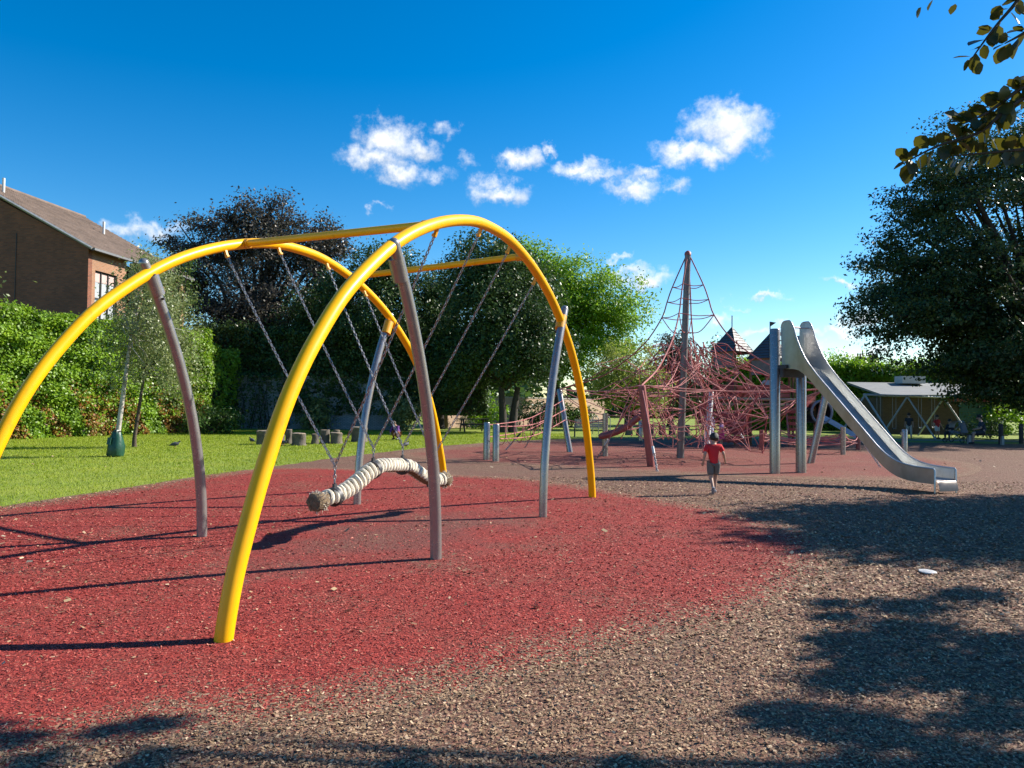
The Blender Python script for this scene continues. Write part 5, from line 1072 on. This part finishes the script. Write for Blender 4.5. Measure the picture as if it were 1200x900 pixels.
def sitJ(seat=.26):
    return {'sit': 1, 'pelvis': (0, 0, seat + .055), 'spine': (0, .03, seat + .16), 'chest': (0, .06, seat + .275), 'neck': (0, .085, seat + .355), 'skull': (0, .11, seat + .42), 'crown': (0, .112, seat + .468),
            'shL': (-.105, .06, seat + .30), 'elL': (-.13, .10, seat + .16), 'wrL': (-.07, .20, seat + .13), 'haL': (-.05, .23, seat + .125), 'shR': (.105, .06, seat + .30), 'elR': (.13, .10, seat + .16), 'wrR': (.07, .20, seat + .13), 'haR': (.05, .23, seat + .125),
            'hipL': (-.055, .03, seat + .045), 'knL': (-.075, .25, seat + .035), 'anL': (-.08, .27, .045), 'toL': (-.085, .36, .022), 'hipR': (.055, .03, seat + .045), 'knR': (.075, .25, seat + .035), 'anR': (.08, .24, .045), 'toR': (.085, .33, .022)}
person('man in navy t-shirt and shorts sitting on the bench', (21.6, 35.15, .01), R(70), 1.74, sitJ(), cloth('navy_cotton', (.02, .03, .05)), cloth('dark_shorts', (.03, .03, .035)), SKIN, HAIR, leg='short')
person('dark clothed person sitting behind the pushchair', (23.0, 40.2, .01), R(120), 1.5, sitJ(.2), cloth('black_jersey', (.015, .017, .025)), cloth('black_jeans', (.02, .022, .03)), SKIN, HAIR, leg='long', sleeve='long')
crJ = sitJ(.14); crJ.update({'knL': (-.08, .2, .30), 'knR': (.08, .2, .30), 'anL': (-.08, .1, .045), 'toL': (-.085, .19, .022), 'anR': (.08, .1, .045), 'toR': (.085, .19, .022), 'chest': (0, .12, .40), 'spine': (0, .06, .3), 'neck': (0, .17, .47), 'skull': (0, .22, .515), 'crown': (0, .24, .55)})
crJ.update({'shL': (-.105, .13, .42), 'shR': (.105, .13, .42), 'elL': (-.14, .2, .3), 'elR': (.14, .2, .3), 'wrL': (-.08, .29, .22), 'wrR': (.08, .29, .22), 'haL': (-.07, .31, .19), 'haR': (.07, .31, .19)})
person('child in purple coat crouching on the shaded grass', (-4.96, 33.6, .01), R(150), 1.35, crJ, cloth('purple_coat', (.13, .035, .20)), cloth('rust_trousers', (.22, .07, .03)), SKIN, HAIRB, leg='long', sleeve='long', fat=1.25)
person('child in pale grey shirt on the tower platform', (10.55, 31.75, 1.78), R(170), 1.15, stand(arm=.3), cloth('grey_jersey', (.42, .42, .46)), cloth('grey_trousers', (.2, .2, .22)), SKIN, HAIRB, leg='long', child=True)
person('child in dark red top on the left tower platform', (9.5, 32.9, 1.78), R(190), 1.1, stand(), cloth('maroon_jersey', (.28, .03, .05)), cloth('dark_trousers', (.05, .05, .06)), SKIN, HAIR, leg='long', child=True)
pc = thing('pushchair', 'pale blue grey pushchair parked beside the seated people', 'pushchair', (21.2, 36.6, 0), R(30))
canopy = []
for q in np.linspace(0, 2.0, 8): canopy += [(-.24, -.1 + .35 * math.cos(q), .72 + .33 * math.sin(q)), (.24, -.1 + .35 * math.cos(q), .72 + .33 * math.sin(q))]
MB().add(canopy, [(2 * i, 2 * i + 1, 2 * i + 3, 2 * i + 2) for i in range(7)]).build('canopy', cloth('pale_blue_fabric', (.30, .34, .38)), pc, True)
MB().box((0, .0, .5), (.44, .5, .08), rx=.15).box((0, -.3, .72), (.44, .08, .5), rx=-.3).build('seat', cloth('grey_fabric', (.12, .13, .15)), pc)
for x in (-.27, .27):
    MB().tube([(x, .4, .1), (x, -.45, 1.0)], .015, 8).build('frame', STEEL, pc); MB().tube([(x, -.4, .1), (x, .1, .52)], .015, 8).build('frame', STEEL, pc)
    for y in (-.4, .42):
        ring = [(x, y + math.cos(q) * .1, .12 + math.sin(q) * .1) for q in np.linspace(0, 2 * math.pi, 17)]; MB().tube(ring, .02, 6, False).build('wheel', BLACKP, pc, True)
MB().tube([(-.27, -.45, 1.0), (.27, -.45, 1.0)], .018, 8).build('handle', BLACKP, pc)
